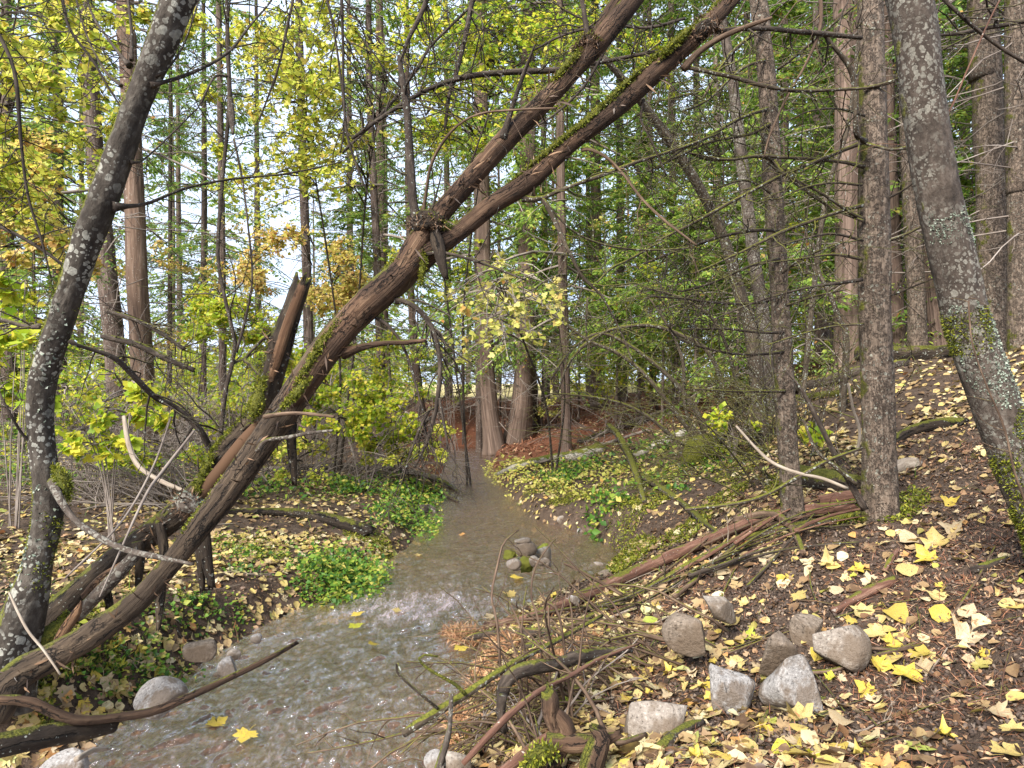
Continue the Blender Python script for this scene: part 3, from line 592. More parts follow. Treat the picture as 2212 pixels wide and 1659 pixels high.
for L, mt, tw in [
 ([(1130,428,3.12,16),(1165,430,3.1,10),(1220,407,3.1,8),(1304,377,3.12,9),(1390,345,3.2,8),(1475,318,3.3,7),(1560,285,3.5,5)], 'branch', 20),
 ([(1172,428,3.1,10),(1195,470,3.1,10),(1230,545,3.1,9),(1260,600,3.12,8),(1300,640,3.15,6),(1340,715,3.2,5),(1368,785,3.2,3)], 'branch', 16),
 ([(1185,440,3.1,5),(1200,463,3.12,5),(1240,500,3.15,5),(1287,523,3.2,5),(1350,537,3.25,5),(1420,540,3.3,4),(1500,535,3.4,3)], 'branch', 14),
 ([(1255,325,3.16,10),(1275,323,3.15,8),(1310,340,3.13,7),(1347,377,3.1,7),(1387,430,3.08,6),(1440,480,3.05,6),(1505,530,3.,4)], 'stick', 4),
 ([(1290,610,3.13,5),(1320,580,3.2,6),(1360,560,3.3,6),(1430,520,3.45,5)], 'branch', 10),
 ([(1475,150,3.2,18),(1510,112,3.18,14),(1560,80,3.16,13),(1620,55,3.1,12),(1668,38,3.05,7)], 'stick', 0),
 ([(1545,68,3.2,14),(1600,62,3.2,12),(1660,62,3.22,11),(1720,68,3.25,12),(1790,74,3.3,12),(1862,82,3.3,9)], 'branchdark', 8),
 ([(1480,145,3.2,8),(1530,155,3.2,9),(1590,168,3.2,10),(1650,186,3.2,10),(1720,196,3.25,9),(1800,194,3.3,8),(1880,188,3.3,6),(1950,165,3.2,4),(1992,142,3.15,2)], 'branch', 20),
 ([(1270,640,3.14,4),(1266,690,3.15,4),(1268,740,3.2,3)], 'branch', 8),
 ([(1390,215,3.2,8),(1385,260,3.2,6),(1405,300,3.2,5),(1440,380,3.25,4)], 'branchdark', 10)]:
    limb(t, 'branch', L, mt, 8, .16, 40, .2, twigs=tw, tl=.3)
# moss strips along the log top
for L in [[(640,830,2.9,10),(690,752,2.92,26),(720,712,2.94,18),(770,655,2.97,12)], [(610,880,2.86,8),(640,850,2.87,22),(668,820,2.88,6)],
          [(1090,405,3.1,6),(1180,328,3.1,14),(1260,265,3.12,16),(1340,190,3.14,14),(1420,115,3.16,8)], [(1195,175,3.07,6),(1225,143,3.07,20),(1250,112,3.08,12)], [(1430,120,3.14,10),(1455,95,3.14,26),(1490,62,3.16,12)]]:
    limb(t, 'moss_patch', L, 'mossy', 12, .9, 45, .4)
# --- broken back log
b0 = ground_at(95, 1400)
t = thing('fallen_log', gz(b0), 'broken mossy log with orange split wood standing behind the forked log', 'log')
limb(t, 'trunk', [(20,1455,3.0,63),(95,1355,3.05,56),(170,1280,3.08,56),(250,1210,3.1,52),(330,1150,3.13,54),(395,1100,3.16,63),(440,1045,3.18,54),(490,975,3.2,56),(535,925,3.22,54),(565,878,3.23,52),(583,820,3.24,50),(605,745,3.26,47),(628,680,3.28,41),(652,610,3.3,38)], 'darkmoss', 30, .2, 18, .22, step=.014, moss=[(16000, .0, .9, .016, (-.5, 0, .9), .45, .9, 3., .45, 'mossleaf'), (900, 0, 1, .07, (0, -.3, -1), -.4, .25, 3., .12, 'splinter')], jag=1.3)
limb(t, 'split_wood', [(404,1118,3.09,10),(430,1078,3.08,30),(475,1020,3.1,34),(520,965,3.12,36),(560,915,3.14,24)], 'orange', 14, .12, 30, .2, jag=1., label='orange strip of split heartwood')
limb(t, 'split_wood', [(575,850,3.2,8),(600,770,3.19,22),(622,700,3.2,22),(652,620,3.22,18)], 'orange', 12, .12, 30, .2, jag=1., label='upper strip of split wood below the broken tip')
limb(t, 'split_wood', [(185,1290,3.0,22),(225,1255,3.0,34),(270,1222,3.0,24)], 'orange', 12, .2, 30, .2, jag=1.)
limb(t, 'split_wood', [(110,1415,2.8,8),(135,1370,2.82,22),(165,1325,2.84,20),(175,1300,2.85,6)], 'orange', 12, .2, 30, .2, jag=1.)
limb(t, 'limb', [(165,1330,2.95,30),(210,1285,2.95,30),(260,1235,2.95,30),(300,1190,2.98,24)], 'alder2', 14, .2, 24, .2, jag=.8, label='lower fork with white lichen patches')
for L in [[(345,1125,3.1,20),(355,1190,3.05,20),(352,1250,3.03,18),(345,1310,3.02,18),(342,1360,3.0,10)], [(432,1095,3.06,20),(440,1150,3.04,28),(447,1210,3.03,24),(458,1268,3.02,16)], [(428,1130,3.05,18),(434,1190,3.05,22),(437,1275,3.05,10)], [(298,1170,3.05,22),(302,1210,3.05,20),(298,1275,3.05,10)], [(628,900,3.3,22),(629,960,3.3,22),(633,1000,3.3,20),(636,1042,3.3,14)], [(228,1275,3.0,20),(238,1310,3.,14),(230,1340,3.,4)]]:
    limb(t, 'stub', L, 'darkmoss', 12, .3, 28, .25, jag=1.)
for L in [[(470,985,3.2,9),(500,950,3.2,9),(540,915,3.15,8)], [(430,1040,3.1,7),(428,1010,3.1,5),(427,985,3.1,3)], [(575,830,3.25,10),(545,790,3.3,9),(530,775,3.35,8),(560,740,3.4,7),(590,715,3.45,5)]]:
    limb(t, 'branch', L, 'branch', 8, .2, 40, .2, twigs=4, tl=.2)
limb(t, 'moss_patch', [(420,1090,3.02,6),(428,1050,3.06,24),(445,1015,3.1,20),(460,985,3.12,8)], 'mossy', 12, .9, 40, .4)
limb(t, 'moss_patch', [(60,1395,2.85,16),(95,1380,2.86,46),(125,1355,2.88,34),(140,1330,2.9,8)], 'mossy', 14, .7, 30, .4)
limb(t, 'moss_patch', [(545,900,3.1,12),(555,880,3.1,34),(560,850,3.12,24),(572,815,3.15,8)], 'mossy', 14, .8, 40, .4)
limb(t, 'knot', [(385,1075,3.05,14),(405,1085,3.03,40),(428,1100,3.03,36),(440,1120,3.05,14)], 'alder2', 16, .8, 24, .4, moss=[(900, 0, 1, .016, (0, 0, 1), -.5, .3, 6., 1., 'lichenleaf'), (400, 0, 1, .05, (0, 0, 1), -2, .6, 0, .14, 'splinter')])
# --- sapling stem behind log
b0 = ground_at(477, 1085)
t = thing('sapling', gz(b0), 'thin dark sapling rising behind the broken log to the top edge', 'sapling')
limb(t, 'trunk', [(470,1080,4.2,12),(477,940,4.2,11),(485,860,4.2,11),(496,800,4.2,10),(510,762,4.2,10),(497,690,4.2,9),(478,610,4.2,8),(470,540,4.2,8),(476,450,4.2,8),(484,350,4.2,8),(496,220,4.2,10),(492,110,4.2,9),(490,0,4.2,8),(488,-90,4.2,7)], 'branchdark', 8, .15, 40, .25, twigs=20, tl=.6)
limb(t, 'branch', [(510,762,4.2,8),(530,690,4.2,6),(545,600,4.2,5),(535,480,4.2,5),(522,380,4.2,5),(505,300,4.2,5)], 'branchdark', 8, .15, 40, .25, twigs=14, tl=.5)
limb(t, 'branch', [(497,215,4.2,14),(500,250,4.15,14),(503,290,4.1,6)], 'branchdark', 8, .4, 40, .3)
limb(t, 'branch', [(497,165,4.2,6),(465,165,4.15,5),(445,200,4.1,5),(432,228,4.1,6)], 'branchdark', 8, .4, 40, .3, twigs=4, tl=.15)
# --- three right-hand trunks
def standing(name, L, mat, label, sides=36, amp=.16, fr=20, brs=(), flare=.3, gd=None, lump=.06):
    u, v, d, w = L[0]; q = P(u, v, d); q[2] = float(H(q[0], q[1]))
    t = thing(name, q, label, 'tree')
    p, r = path(L); p[0, 2] = q[2]-.12
    mb = MB(); hero_tube[0] = tube(mb, p, r, sides, .014, amp, fr, lump, True, flare)
    C_, R_ = hero_tube[0]
    if name == 'leaning_tree':
        mb.merge(tufts(C_, R_, 16000, .2, .55, .009, (-.2, -1, 0), .3, .3, 5., 1., 3), 1).merge(tufts(C_, R_, 22000, 0, .42, .014, (-1, -.5, .2), .0, .9, 2.5, .45, 4), 2)
    mb.obj('trunk', [M[mat], M['lichenleaf'], M['mossleaf']], t); return t
hero_tube = [None]
T1 = standing('conifer_tree', [(1722,1118,3.95,49),(1706,1020,3.95,42),(1697,900,3.95,41),(1691,750,3.95,40),(1682,600,3.95,39),(1672,450,3.95,38),(1664,300,3.95,38),(1655,150,3.95,37),(1638,0,3.95,35),(1620,-180,3.95,31),(1600,-420,3.95,26)], 'scaly', 'slender scaly brown trunk left of the two closest upright trunks', 30)
T2 = standing('conifer_tree', [(1908,1112,3.7,71),(1900,1020,3.7,64),(1896,900,3.7,66),(1892,750,3.7,65),(1889,600,3.7,63),(1887,450,3.7,61),(1886,300,3.7,56),(1884,150,3.7,52),(1878,0,3.7,50),(1872,-180,3.7,44),(1866,-420,3.7,37)], 'scaly', 'thicker scaly brown upright trunk with pale lichen flakes on the right bank', 40)
T3 = standing('leaning_tree', [(2323,1260,2.6,140),(2276,1170,2.6,108),(2224,1060,2.6,98),(2176,940,2.6,94),(2136,830,2.6,91),(2092,700,2.6,89),(2064,580,2.58,87),(2040,480,2.57,86),(2018,380,2.55,86),(2000,260,2.53,86),(1985,140,2.5,86),(1966,0,2.48,86),(1940,-120,2.45,82),(1910,-300,2.4,73)], 'alder2', 'big curved grey trunk at the right edge leaning left with green lichen', 48, .09, 24, flare=.12)

tw_ = limb(T3, 'vine', [(2240,1165,2.46,5),(2220,1100,2.45,5),(2192,1020,2.44,5),(2168,920,2.44,5),(2130,830,2.43,4),(2100,740,2.43,4),(2092,650,2.43,4)], 'stick', 6, .1, 30, .1, twigs=5, tl=.15)
for tr, Ls in ((T1, [
 ([(1662,268,3.9,10),(1620,290,3.85,8),(1540,305,3.8,7),(1475,332,3.7,6),(1400,370,3.6,5)], 20), ([(1658,235,3.9,9),(1600,255,3.8,7),(1540,290,3.7,6),(1475,322,3.6,5),(1420,365,3.5,4)], 16),
 ([(1672,345,3.9,10),(1640,338,3.85,8),(1590,342,3.8,8),(1535,345,3.8,7),(1490,330,3.75,5)], 14), ([(1670,345,3.9,8),(1700,380,3.8,7),(1760,425,3.75,7),(1810,455,3.7,7),(1866,478,3.6,6)], 8),
 ([(1680,430,3.9,8),(1640,400,3.85,6),(1600,390,3.8,5),(1540,410,3.7,4)], 12), ([(1682,500,3.9,9),(1640,497,3.8,8),(1570,508,3.7,7),(1475,537,3.6,6),(1390,570,3.5,4)], 20),
 ([(1683,560,3.9,8),(1620,575,3.8,6),(1540,610,3.7,6),(1470,630,3.6,4)], 14), ([(1690,640,3.9,8),(1630,655,3.8,6),(1560,655,3.7,6),(1475,645,3.6,5),(1400,640,3.5,4)], 14),
 ([(1692,718,3.9,8),(1640,718,3.8,6),(1560,710,3.7,5),(1475,712,3.6,4)], 14), ([(1692,760,3.9,8),(1640,765,3.8,7),(1570,762,3.7,6),(1475,735,3.6,5),(1440,700,3.5,4)], 12),
 ([(1695,845,3.9,7),(1640,845,3.8,6),(1580,845,3.7,5),(1500,840,3.6,4)], 10), ([(1680,150,3.9,8),(1720,120,3.8,6),(1790,60,3.7,6),(1850,10,3.6,4)], 10), ([(1652,130,3.9,8),(1600,150,3.8,7),(1530,215,3.7,6),(1475,240,3.6,5)], 14),
 ([(1690,590,3.85,6),(1730,560,3.7,5),(1800,530,3.6,4),(1850,520,3.6,3)], 8), ([(1700,660,3.85,6),(1760,640,3.7,5),(1830,625,3.6,3)], 8), ([(1650,60,3.9,9),(1600,95,3.85,8),(1560,140,3.8,7),(1520,210,3.8,5)], 12)]),
 (T2, [([(1866,360,3.65,11),(1820,350,3.6,8),(1750,343,3.55,8),(1690,340,3.5,7),(1640,336,3.5,6),(1570,345,3.45,6),(1490,330,3.4,3)], 12), ([(1862,308,3.65,10),(1820,325,3.6,9),(1770,345,3.55,9),(1690,378,3.5,8),(1600,425,3.45,7),(1500,480,3.4,6),(1420,520,3.35,4)], 16),
 ([(1862,444,3.65,10),(1820,455,3.6,9),(1760,475,3.55,8),(1690,500,3.5,8),(1600,545,3.4,6),(1500,590,3.3,4)], 16), ([(1866,476,3.65,9),(1830,455,3.6,7),(1770,415,3.55,6),(1690,375,3.5,5),(1650,345,3.45,4)], 6),
 ([(1870,310,3.6,7),(1900,318,3.5,6),(1930,323,3.45,6),(1980,316,3.4,8),(2034,315,3.35,3)], 0), ([(1868,305,3.6,14),(1850,290,3.5,12),(1848,240,3.48,12),(1846,190,3.47,12),(1835,145,3.45,13),(1800,100,3.42,9),(1776,68,3.4,10)], 3),
 ([(1862,604,3.65,8),(1810,612,3.6,7),(1740,622,3.55,6),(1640,650,3.5,5),(1540,690,3.4,4)], 14), ([(1862,560,3.65,6),(1800,550,3.6,5),(1720,560,3.5,4),(1640,570,3.4,3)], 10), ([(1864,520,3.65,6),(1800,505,3.6,5),(1740,515,3.5,4),(1650,540,3.4,3)], 8),
 ([(1866,190,3.65,7),(1920,180,3.6,5),(1960,160,3.5,4),(1992,142,3.45,2)], 2), ([(1862,400,3.65,6),(1800,395,3.6,5),(1740,405,3.5,4),(1680,430,3.4,3)], 10), ([(1868,250,3.65,6),(1810,235,3.6,5),(1750,240,3.5,4),(1700,262,3.4,3)], 10),
 ([(1866,700,3.65,6),(1800,705,3.6,5),(1730,722,3.5,4),(1660,745,3.4,3)], 10), ([(1920,520,3.65,6),(1960,505,3.6,5),(2010,480,3.5,3)], 6), ([(1920,640,3.65,6),(1970,620,3.6,4),(2020,600,3.5,3)], 6), ([(1915,430,3.65,6),(1960,405,3.6,4),(2000,370,3.5,3)], 6)])):
    for L, tw in Ls: limb(tr, 'branch', L, 'branch' if rng.random() < .75 else 'branchdark', 7, .2, 40, .25, twigs=tw, tl=.4)
# long thin hanging branches from above
for L, lab, mt, tw in [
 ([(1771,-40,3.3,8),(1772,55,3.3,8),(1745,130,3.3,6),(1700,210,3.3,6),(1664,290,3.3,5),(1650,340,3.3,3)], 'thin branch hanging from the top edge across the slender scaly trunk', 'stick', 4),
 ([(2260,30,2.9,11),(2212,46,2.9,11),(2130,60,2.9,11),(2075,72,2.88,9),(2030,76,2.86,6)], 'dark branch reaching in from the right edge to the big curved trunk', 'branchdark', 6),
 ([(2010,-30,2.8,8),(2050,10,2.8,8),(2108,62,2.82,8),(2165,105,2.84,7),(2230,145,2.86,6)], 'thin dark branch crossing behind the top of the big curved trunk', 'branchdark', 6),
 ([(2170,-20,2.6,4),(2130,60,2.6,4),(2090,150,2.6,4),(2050,240,2.6,3),(2010,270,2.6,2)], 'very thin reddish twig hanging in front of the big curved trunk', 'redstick', 1),
 ([(1025,-30,4.5,12),(1020,0,4.5,12),(1005,80,4.5,11),(985,160,4.5,10),(972,200,4.5,8),(960,280,4.5,6)], 'dark hanging branch at the top middle left of the forked limb', 'branchdark', 16),
 ([(930,-20,4.8,10),(905,40,4.8,11),(880,90,4.8,10),(868,130,4.8,8),(862,180,4.8,6)], 'dark branch slanting down at the top just left of centre', 'branchdark', 16),
 ([(737,-30,4.6,8),(741,100,4.6,7),(742,200,4.6,6),(750,290,4.6,6),(775,370,4.6,5),(800,430,4.6,3)], 'long thin dark branch hanging through the yellow leaves at the upper middle', 'twigdark', 24),
 ([(700,-30,4.9,6),(720,60,4.9,6),(735,160,4.9,5),(745,260,4.9,5),(735,330,4.9,3)], 'wispy dark twig hanging left of the long thin dark branch', 'twigdark', 20),
 ([(640,-30,5.2,6),(620,60,5.2,6),(600,150,5.2,5),(560,260,5.2,4)], 'fine twig drooping left through the upper leaves', 'twigdark', 18),
 ([(760,300,4.4,7),(830,250,4.4,9),(920,195,4.4,10),(1010,165,4.4,12),(1110,155,4.4,13),(1210,150,4.4,12),(1320,130,4.4,9),(1420,110,4.4,7)], 'long dark bough sweeping level behind the upper forked limb', 'branchdark', 40),
 ([(740,330,4.8,5),(830,240,4.8,7),(900,150,4.8,7),(930,100,4.8,6),(1010,20,4.8,5),(1050,-30,4.8,4)], 'dark curved twig rising toward the top edge beside the upper limb', 'branchdark', 24),
 ([(-20,40,3.6,8),(30,150,3.6,8),(45,300,3.6,7),(60,420,3.6,6),(90,520,3.6,5),(110,600,3.6,3)], 'dark stem hanging along the left edge beside the yellow leaves', 'twigdark', 24),
 ([(130,-30,3.8,7),(150,60,3.8,6),(200,130,3.8,6),(235,190,3.8,5),(280,260,3.8,3)], 'thin dark twig slanting behind the curved lichen trunk near its top', 'twigdark', 14),
 ([(-20,480,4.4,8),(60,520,4.4,8),(120,560,4.4,7),(165,600,4.4,5)], 'dark twig pushing in from the left edge toward the curved trunk', 'twigdark', 14),
 ([(1360,-30,4.2,6),(1330,60,4.2,6),(1290,140,4.2,6),(1250,200,4.2,5),(1180,260,4.2,4),(1080,310,4.2,3)], 'dark twig crossing behind the two forked limbs near the top', 'twigdark', 26),
 ([(1480,40,5.,7),(1400,60,5.,7),(1310,55,5.,6),(1220,75,5.,5),(1150,110,5.,4)], 'thin dark bough above the two forked limbs', 'twigdark', 26)]:
    p, r = path(L); mb = MB(); C, R = tube(mb, p, r, 7, None, .15, 40, .2)
    if tw: addtwigs(mb, C, R, tw, .55, .06, .05, 3)
    tag(mb.obj('hanging_branch', M[mt], None, loc=p[0]), lab, 'branch', 'branches hanging from above')
# --- mid right leaning mossy stems
def stem(L, mat, label, name='mossy_tree', cat='tree', sides=14, tw=14, tl=.5, brs=()):
    u, v, d, w = L[0]; q = P(u, v, d); q[2] = float(H(q[0], q[1])); t = thing(name, q, label, cat)
    p, r = path(L); p[0, 2] = q[2]-.1; mb = MB(); C, R = tube(mb, p, r, sides, .04, .16, 14, .12)
    mb.obj('trunk', M[mat], t)
    if tw:
        m2 = MB(); addtwigs(m2, C, R, tw, tl, .04, .25, 4); m2.obj('twigs', M['twig' if mat != 'branch' else 'branch'], t)
    return t
stem([(1650,800,7,34),(1625,730,7,30),(1600,640,7,26),(1575,550,6.9,25),(1545,470,6.8,23),(1490,370,6.6,22),(1430,280,6.4,20),(1370,200,6.2,17),(1300,120,6,12)], 'branch', 'mossy thin trunk leaning far left behind the slender scaly trunk', tw=40, tl=.9)
stem([(1662,835,8,32),(1650,700,8,28),(1635,600,8,27),(1615,450,8,26),(1597,300,8,24),(1580,160,8,22),(1555,20,8,20),(1540,-80,8,18)], 'alder2', 'straight grey mossy trunk just behind the slender scaly trunk', tw=30, tl=.9)
stem([(1730,750,7.5,12),(1765,560,7.5,11),(1790,400,7.5,10),(1830,280,7.5,9),(1850,130,7.5,8),(1870,-40,7.5,7)], 'branch', 'slim mossy pole slanting right between the two scaly trunks', tw=20, tl=.8)
stem([(1735,770,6.5,12),(1700,700,6.5,10),(1690,640,6.5,8)], 'branch', 'short mossy stem beside the slender scaly trunk', tw=10, tl=.6) if False else None
stem([(1818,760,6.5,15),(1828,735,6.5,13),(1812,690,6.5,11),(1795,640,6.5,10),(1770,590,6.5,8),(1755,520,6.5,6)], 'branch', 'short bent mossy stem left of the thicker scaly trunk', tw=10, tl=.6)
# arching hazel clump with mossy stems
b0 = gz(ground_at(1530, 990)); t = thing('arching_shrub', b0, 'mossy many-stemmed shrub arching left over the right bank', 'shrub')
d0 = b0[1]
for L, tw in [([(1520,985,d0,16),(1490,930,d0,13),(1440,865,d0,12),(1385,800,d0,11),(1330,760,d0,10),(1270,735,d0,8),(1210,690,d0,7),(1150,640,d0,5)], 26), ([(1530,980,d0,14),(1510,900,d0,11),(1470,840,d0,10),(1420,790,d0,9),(1350,740,d0,8),(1290,720,d0,6),(1230,760,d0,5),(1190,820,d0,4)], 26),
 ([(1535,980,d0,12),(1560,850,d0,9),(1530,760,d0,9),(1474,725,d0,9),(1420,705,d0,9),(1370,703,d0,8),(1310,715,d0,7),(1262,745,d0,7),(1225,790,d0,5),(1205,850,d0,4)], 26), ([(1545,985,d0,12),(1590,880,d0-.4,9),(1580,780,d0-.6,8),(1540,690,d0-.8,7),(1475,645,d0-.9,6),(1390,620,d0-1,5)], 22),
 ([(1540,985,d0,10),(1570,930,d0-.3,8),(1620,860,d0-.5,7),(1640,760,d0-.6,6)], 16), ([(1520,990,d0,10),(1450,940,d0,9),(1400,900,d0,8),(1340,870,d0,6),(1260,855,d0,5),(1190,850,d0,3)], 20), ([(1525,985,d0,10),(1480,880,d0,8),(1475,780,d0,7),(1440,700,d0,6),(1400,640,d0,4)], 18)]:
    limb(t, 'stem', L, 'branch', 8, .2, 30, .25, twigs=tw, tl=.7)
limb(t, 'root_crown', [(1480,1000,d0-.1,40),(1520,975,d0-.1,90),(1555,985,d0-.1,50)], 'mossy', 16, .5, 12, .3)
# --- sticks in the right middle, hand placed
S = stick
S('fallen_log', [(1055,1372,26),(1130,1352,22),(1210,1322,24),(1290,1290,26),(1390,1245,26),(1480,1205,26),(1560,1170,24),(1640,1140,24),(1750,1118,26),(1850,1108,24)], 'redstick', 'long red-brown log on the right bank running from the water to the thicker trunk', 'log', 1.2, 16, .12, .1)
S('fallen_log', [(1180,1386,12),(1290,1330,12),(1400,1280,13),(1490,1228,16),(1590,1182,18),(1700,1150,17),(1800,1132,16),(1882,1120,16)], 'branch', 'mossy pole lying along the near side of the red-brown log', 'log', .9, 10)
S('fallen_branch', [(1475,1190,10),(1570,1150,12),(1640,1125,12),(1740,1105,10),(1830,1095,8)], 'branch', 'mossy branch lying along the far side of the red-brown log', 'branch', 1., 9)
S('fallen_branch', [(1590,1155,20),(1660,1138,18),(1700,1155,17),(1722,1185,15),(1735,1215,12)], 'stick', 'bent light brown branch hooked down over the red-brown log', 'branch', 3., 10)
S('fallen_branch', [(1290,1355,6),(1380,1310,8),(1470,1265,8),(1540,1215,7),(1600,1170,5)], 'pale', 'pale thin branch lying on the leaves below the red-brown log', 'branch', 1., 7, twigs=5)
S('fallen_branch', [(1480,1100,3.55,8),(1560,1092,3.5,8),(1642,1074,3.45,8),(1725,1030,3.45,9),(1788,995,3.45,8),(1862,968,3.45,6)], 'branch', 'long thin mossy branch resting across the foot of both scaly trunks', abs_=True, twigs=6)
S('fallen_branch', [(1590,920,3.6,5),(1640,975,3.55,7),(1675,1003,3.5,8),(1725,1022,3.45,8),(1780,1035,3.45,8),(1830,1055,3.4,7)], 'pale', 'pale thin stick slanting down past the slender scaly trunk', abs_=True)
S('fallen_branch', [(1697,800,3.5,5),(1730,840,3.5,8),(1760,895,3.5,11),(1800,975,3.5,12),(1835,1040,3.5,14),(1868,1100,3.5,16)], 'branchdark', 'dark dead stick propped against the foot of the thicker scaly trunk', abs_=True)
S('fallen_branch', [(1735,905,3.45,6),(1762,970,3.45,8),(1800,1005,3.45,9),(1850,1045,3.45,12)], 'branch', 'shorter dark stick propped beside the dead stick at the thicker trunk', abs_=True)
S('fallen_branch', [(1832,828,4.6,6),(1842,880,4.6,7),(1856,925,4.6,7),(1855,960,4.6,7),(1847,985,4.6,5)], 'pale', 'white bleached stick standing behind the thicker scaly trunk', abs_=True)
S('fallen_log', [(1725,1050,60),(1790,1058,60),(1860,1070,56)], 'darkmoss', 'short dark log lying between the feet of the two scaly trunks', 'log', .5, 16, .15, .1)
S('fallen_log', [(1770,1095,24),(1830,1088,26),(1880,1080,24)], 'redstick', 'stubby reddish log behind the feet of the two scaly trunks', 'log', 1., 12)
S('fallen_log', [(1926,1026,30),(1955,1014,30),(1986,1008,24)], 'pale', 'short grey driftwood log beside the thicker scaly trunk', 'log', .6, 12, jag=1.2)
S('fallen_log', [(1920,965,20),(1975,938,26),(2040,925,28),(2085,920,22)], 'darkmoss', 'dark curved log on the slope behind the big curved trunk', 'log', .6, 12)
S('fallen_log', [(1790,800,22),(1830,780,40),(1880,778,42),(1960,776,38),(2050,772,34)], 'darkmoss', 'mossy log along the top of the right slope', 'log', .5, 14, .2, .3)
S('fallen_log', [(1700,850,20),(1770,835,24),(1850,812,24),(1960,790,20)], 'branchdark', 'dark fallen trunk on the slope below the mossy top log', 'log', .5, 10)
S('fallen_branch', [(1700,868,14),(1770,862,16),(1840,850,14)], 'mossy', 'bright moss covered branch on the slope behind the scaly trunks', 'branch', .8, 9, .4)
S('fallen_log', [(1070,1030,8),(1120,1015,16),(1187,1002,22),(1245,995,26),(1300,983,30)], 'birch', 'pale birch log lying on the bank top right of the creek', 'log', .8, 14)
S('fallen_log', [(1370,992,14),(1410,975,20),(1464,950,22),(1500,930,18)], 'birch', 'second pale birch log further right among the leaves', 'log', .8, 12)
S('fallen_branch', [(1315,962,12),(1335,985,14),(1352,1010,16),(1366,1036,15),(1378,1062,14),(1392,1092,10)], 'branch', 'mossy broken branch standing on the right bank slope', 'branch', 2., 9, lift=[.25, .2, .15, .1, .05, 0])
S('fallen_branch', [(1384,1034,14),(1430,1066,16),(1474,1095,14),(1520,1135,12),(1560,1165,9)], 'branch', 'mossy branch lying down the right bank slope', 'branch', 1., 9)
S('fallen_log', [(1250,962,10),(1320,935,12),(1390,915,13),(1460,893,12)], 'branchdark', 'dark trunk lying across the far red-brown mound', 'log', 1., 8, twigs=20, tl=.8)
S('fallen_branch', [(1150,1010,6),(1250,985,7),(1330,960,7),(1400,935,6)], 'twig', 'thin grey branch lying before the far red-brown mound', 'branch', 2., 6, twigs=24, tl=.9)
S('fallen_branch', [(1270,962,5),(1340,930,6),(1420,900,6),(1500,875,5)], 'twig', 'grey brushwood stick above the dark trunk on the mound', 'branch', 3., 6, twigs=26, tl=.9)
# left middle
S('fallen_log', [(470,1112,10),(560,1112,16),(640,1118,22),(720,1135,26),(800,1165,30)], 'darkmoss', 'dark mossy log on the left bank ending above the water', 'log', .8, 14)
S('fallen_log', [(560,1022,10),(660,1020,13),(760,1020,14),(860,1026,13),(930,1040,12),(975,1058,9),(1000,1075,6)], 'alder2', 'long grey pole lying across the left bank toward the creek', 'log', 1.6, 10, twigs=14, tl=.5)
S('fallen_branch', [(800,1030,8),(880,1045,9),(940,1068,9),(990,1090,5)], 'branchdark', 'dark forked branch dipping to the creek from the left bank', 'branch', 2.2, 8, twigs=10, tl=.5)
S('fallen_branch', [(905,1112,26),(925,1108,24),(940,1110,12)], 'alder2', 'short grey stump piece at the left water edge', 'wood', .6, 12, jag=1.2)
S('fallen_branch', [(350,1040,8),(310,1010,9),(290,965,9),(275,920,8),(262,880,6)], 'pale', 'bleached curved branch standing in the left brush', 'branch', 1, 8, lift=[0, .2, .45, .7, .95]) if False else None
S('fallen_branch', [(268,900,4.6,10),(278,960,4.5,10),(298,1005,4.4,10),(340,1035,4.2,10),(400,1062,4.,9)], 'pale', 'bleached curved branch behind the curved lichen tree', abs_=True)
S('fallen_branch', [(220,726,5,12),(260,735,5,14),(300,746,5,15),(350,770,5,14),(420,800,5,10)], 'branchdark', 'upper dark dead bough sloping right in the left brush', abs_=True, twigs=10, tl=.5)
S('fallen_branch', [(230,672,5.4,10),(290,690,5.4,10),(340,715,5.4,10),(400,755,5.4,8)], 'branchdark', 'highest dark dead bough sloping right in the left brush', abs_=True, twigs=14, tl=.6)
S('fallen_branch', [(215,1290,2.5,3),(310,1080,2.7,6),(350,1020,2.9,7),(420,930,3.,5)], 'twig', 'thin grey twig crossing up behind the curved white branch', abs_=True)
S('fallen_branch', [(140,1250,2.75,4),(260,1130,2.9,5),(330,1010,3.,5),(370,900,3.1,4)], 'twig', 'slim twig rising between the curved tree and the broken log', abs_=True, twigs=3)
S('fallen_branch', [(20,1280,2.35,4),(38,1320,2.3,5),(62,1365,2.27,5),(95,1405,2.25,5),(131,1458,2.22,4)], 'pale', 'thin white stick leaning on the base of the curved tree', abs_=True)
# foreground left
S('fallen_branch', [(-40,1520,2.3,20),(0,1512,2.32,21),(60,1514,2.35,22),(110,1536,2.38,22),(165,1556,2.42,20),(240,1550,2.5,18),(330,1537,2.6,18),(420,1500,2.72,16),(500,1462,2.85,14),(570,1428,2.95,12),(642,1388,3.1,8)], 'dead', 'long curved brown branch reaching from the left edge over the water', abs_=True, sides=14)
S('fallen_log', [(-60,1630,2.2,56),(0,1612,2.25,52),(90,1592,2.35,48),(170,1578,2.45,44),(250,1564,2.55,34)], 'darkmoss', 'thick dark half-rotten log at the lower left corner', 'log', abs_=True, sides=20, amp=.2, lump=.2)
S('fallen_branch', [(165,1640,2.2,14),(200,1621,2.3,12),(232,1618,2.4,7)], 'pale', 'short pale stick behind the grey stone at the lower left', abs_=True)
S('fallen_branch', [(300,1548,2.55,3),(520,1330,3.3,3),(560,1360,3.3,3)], 'stick', 'x', abs_=True) if False else None
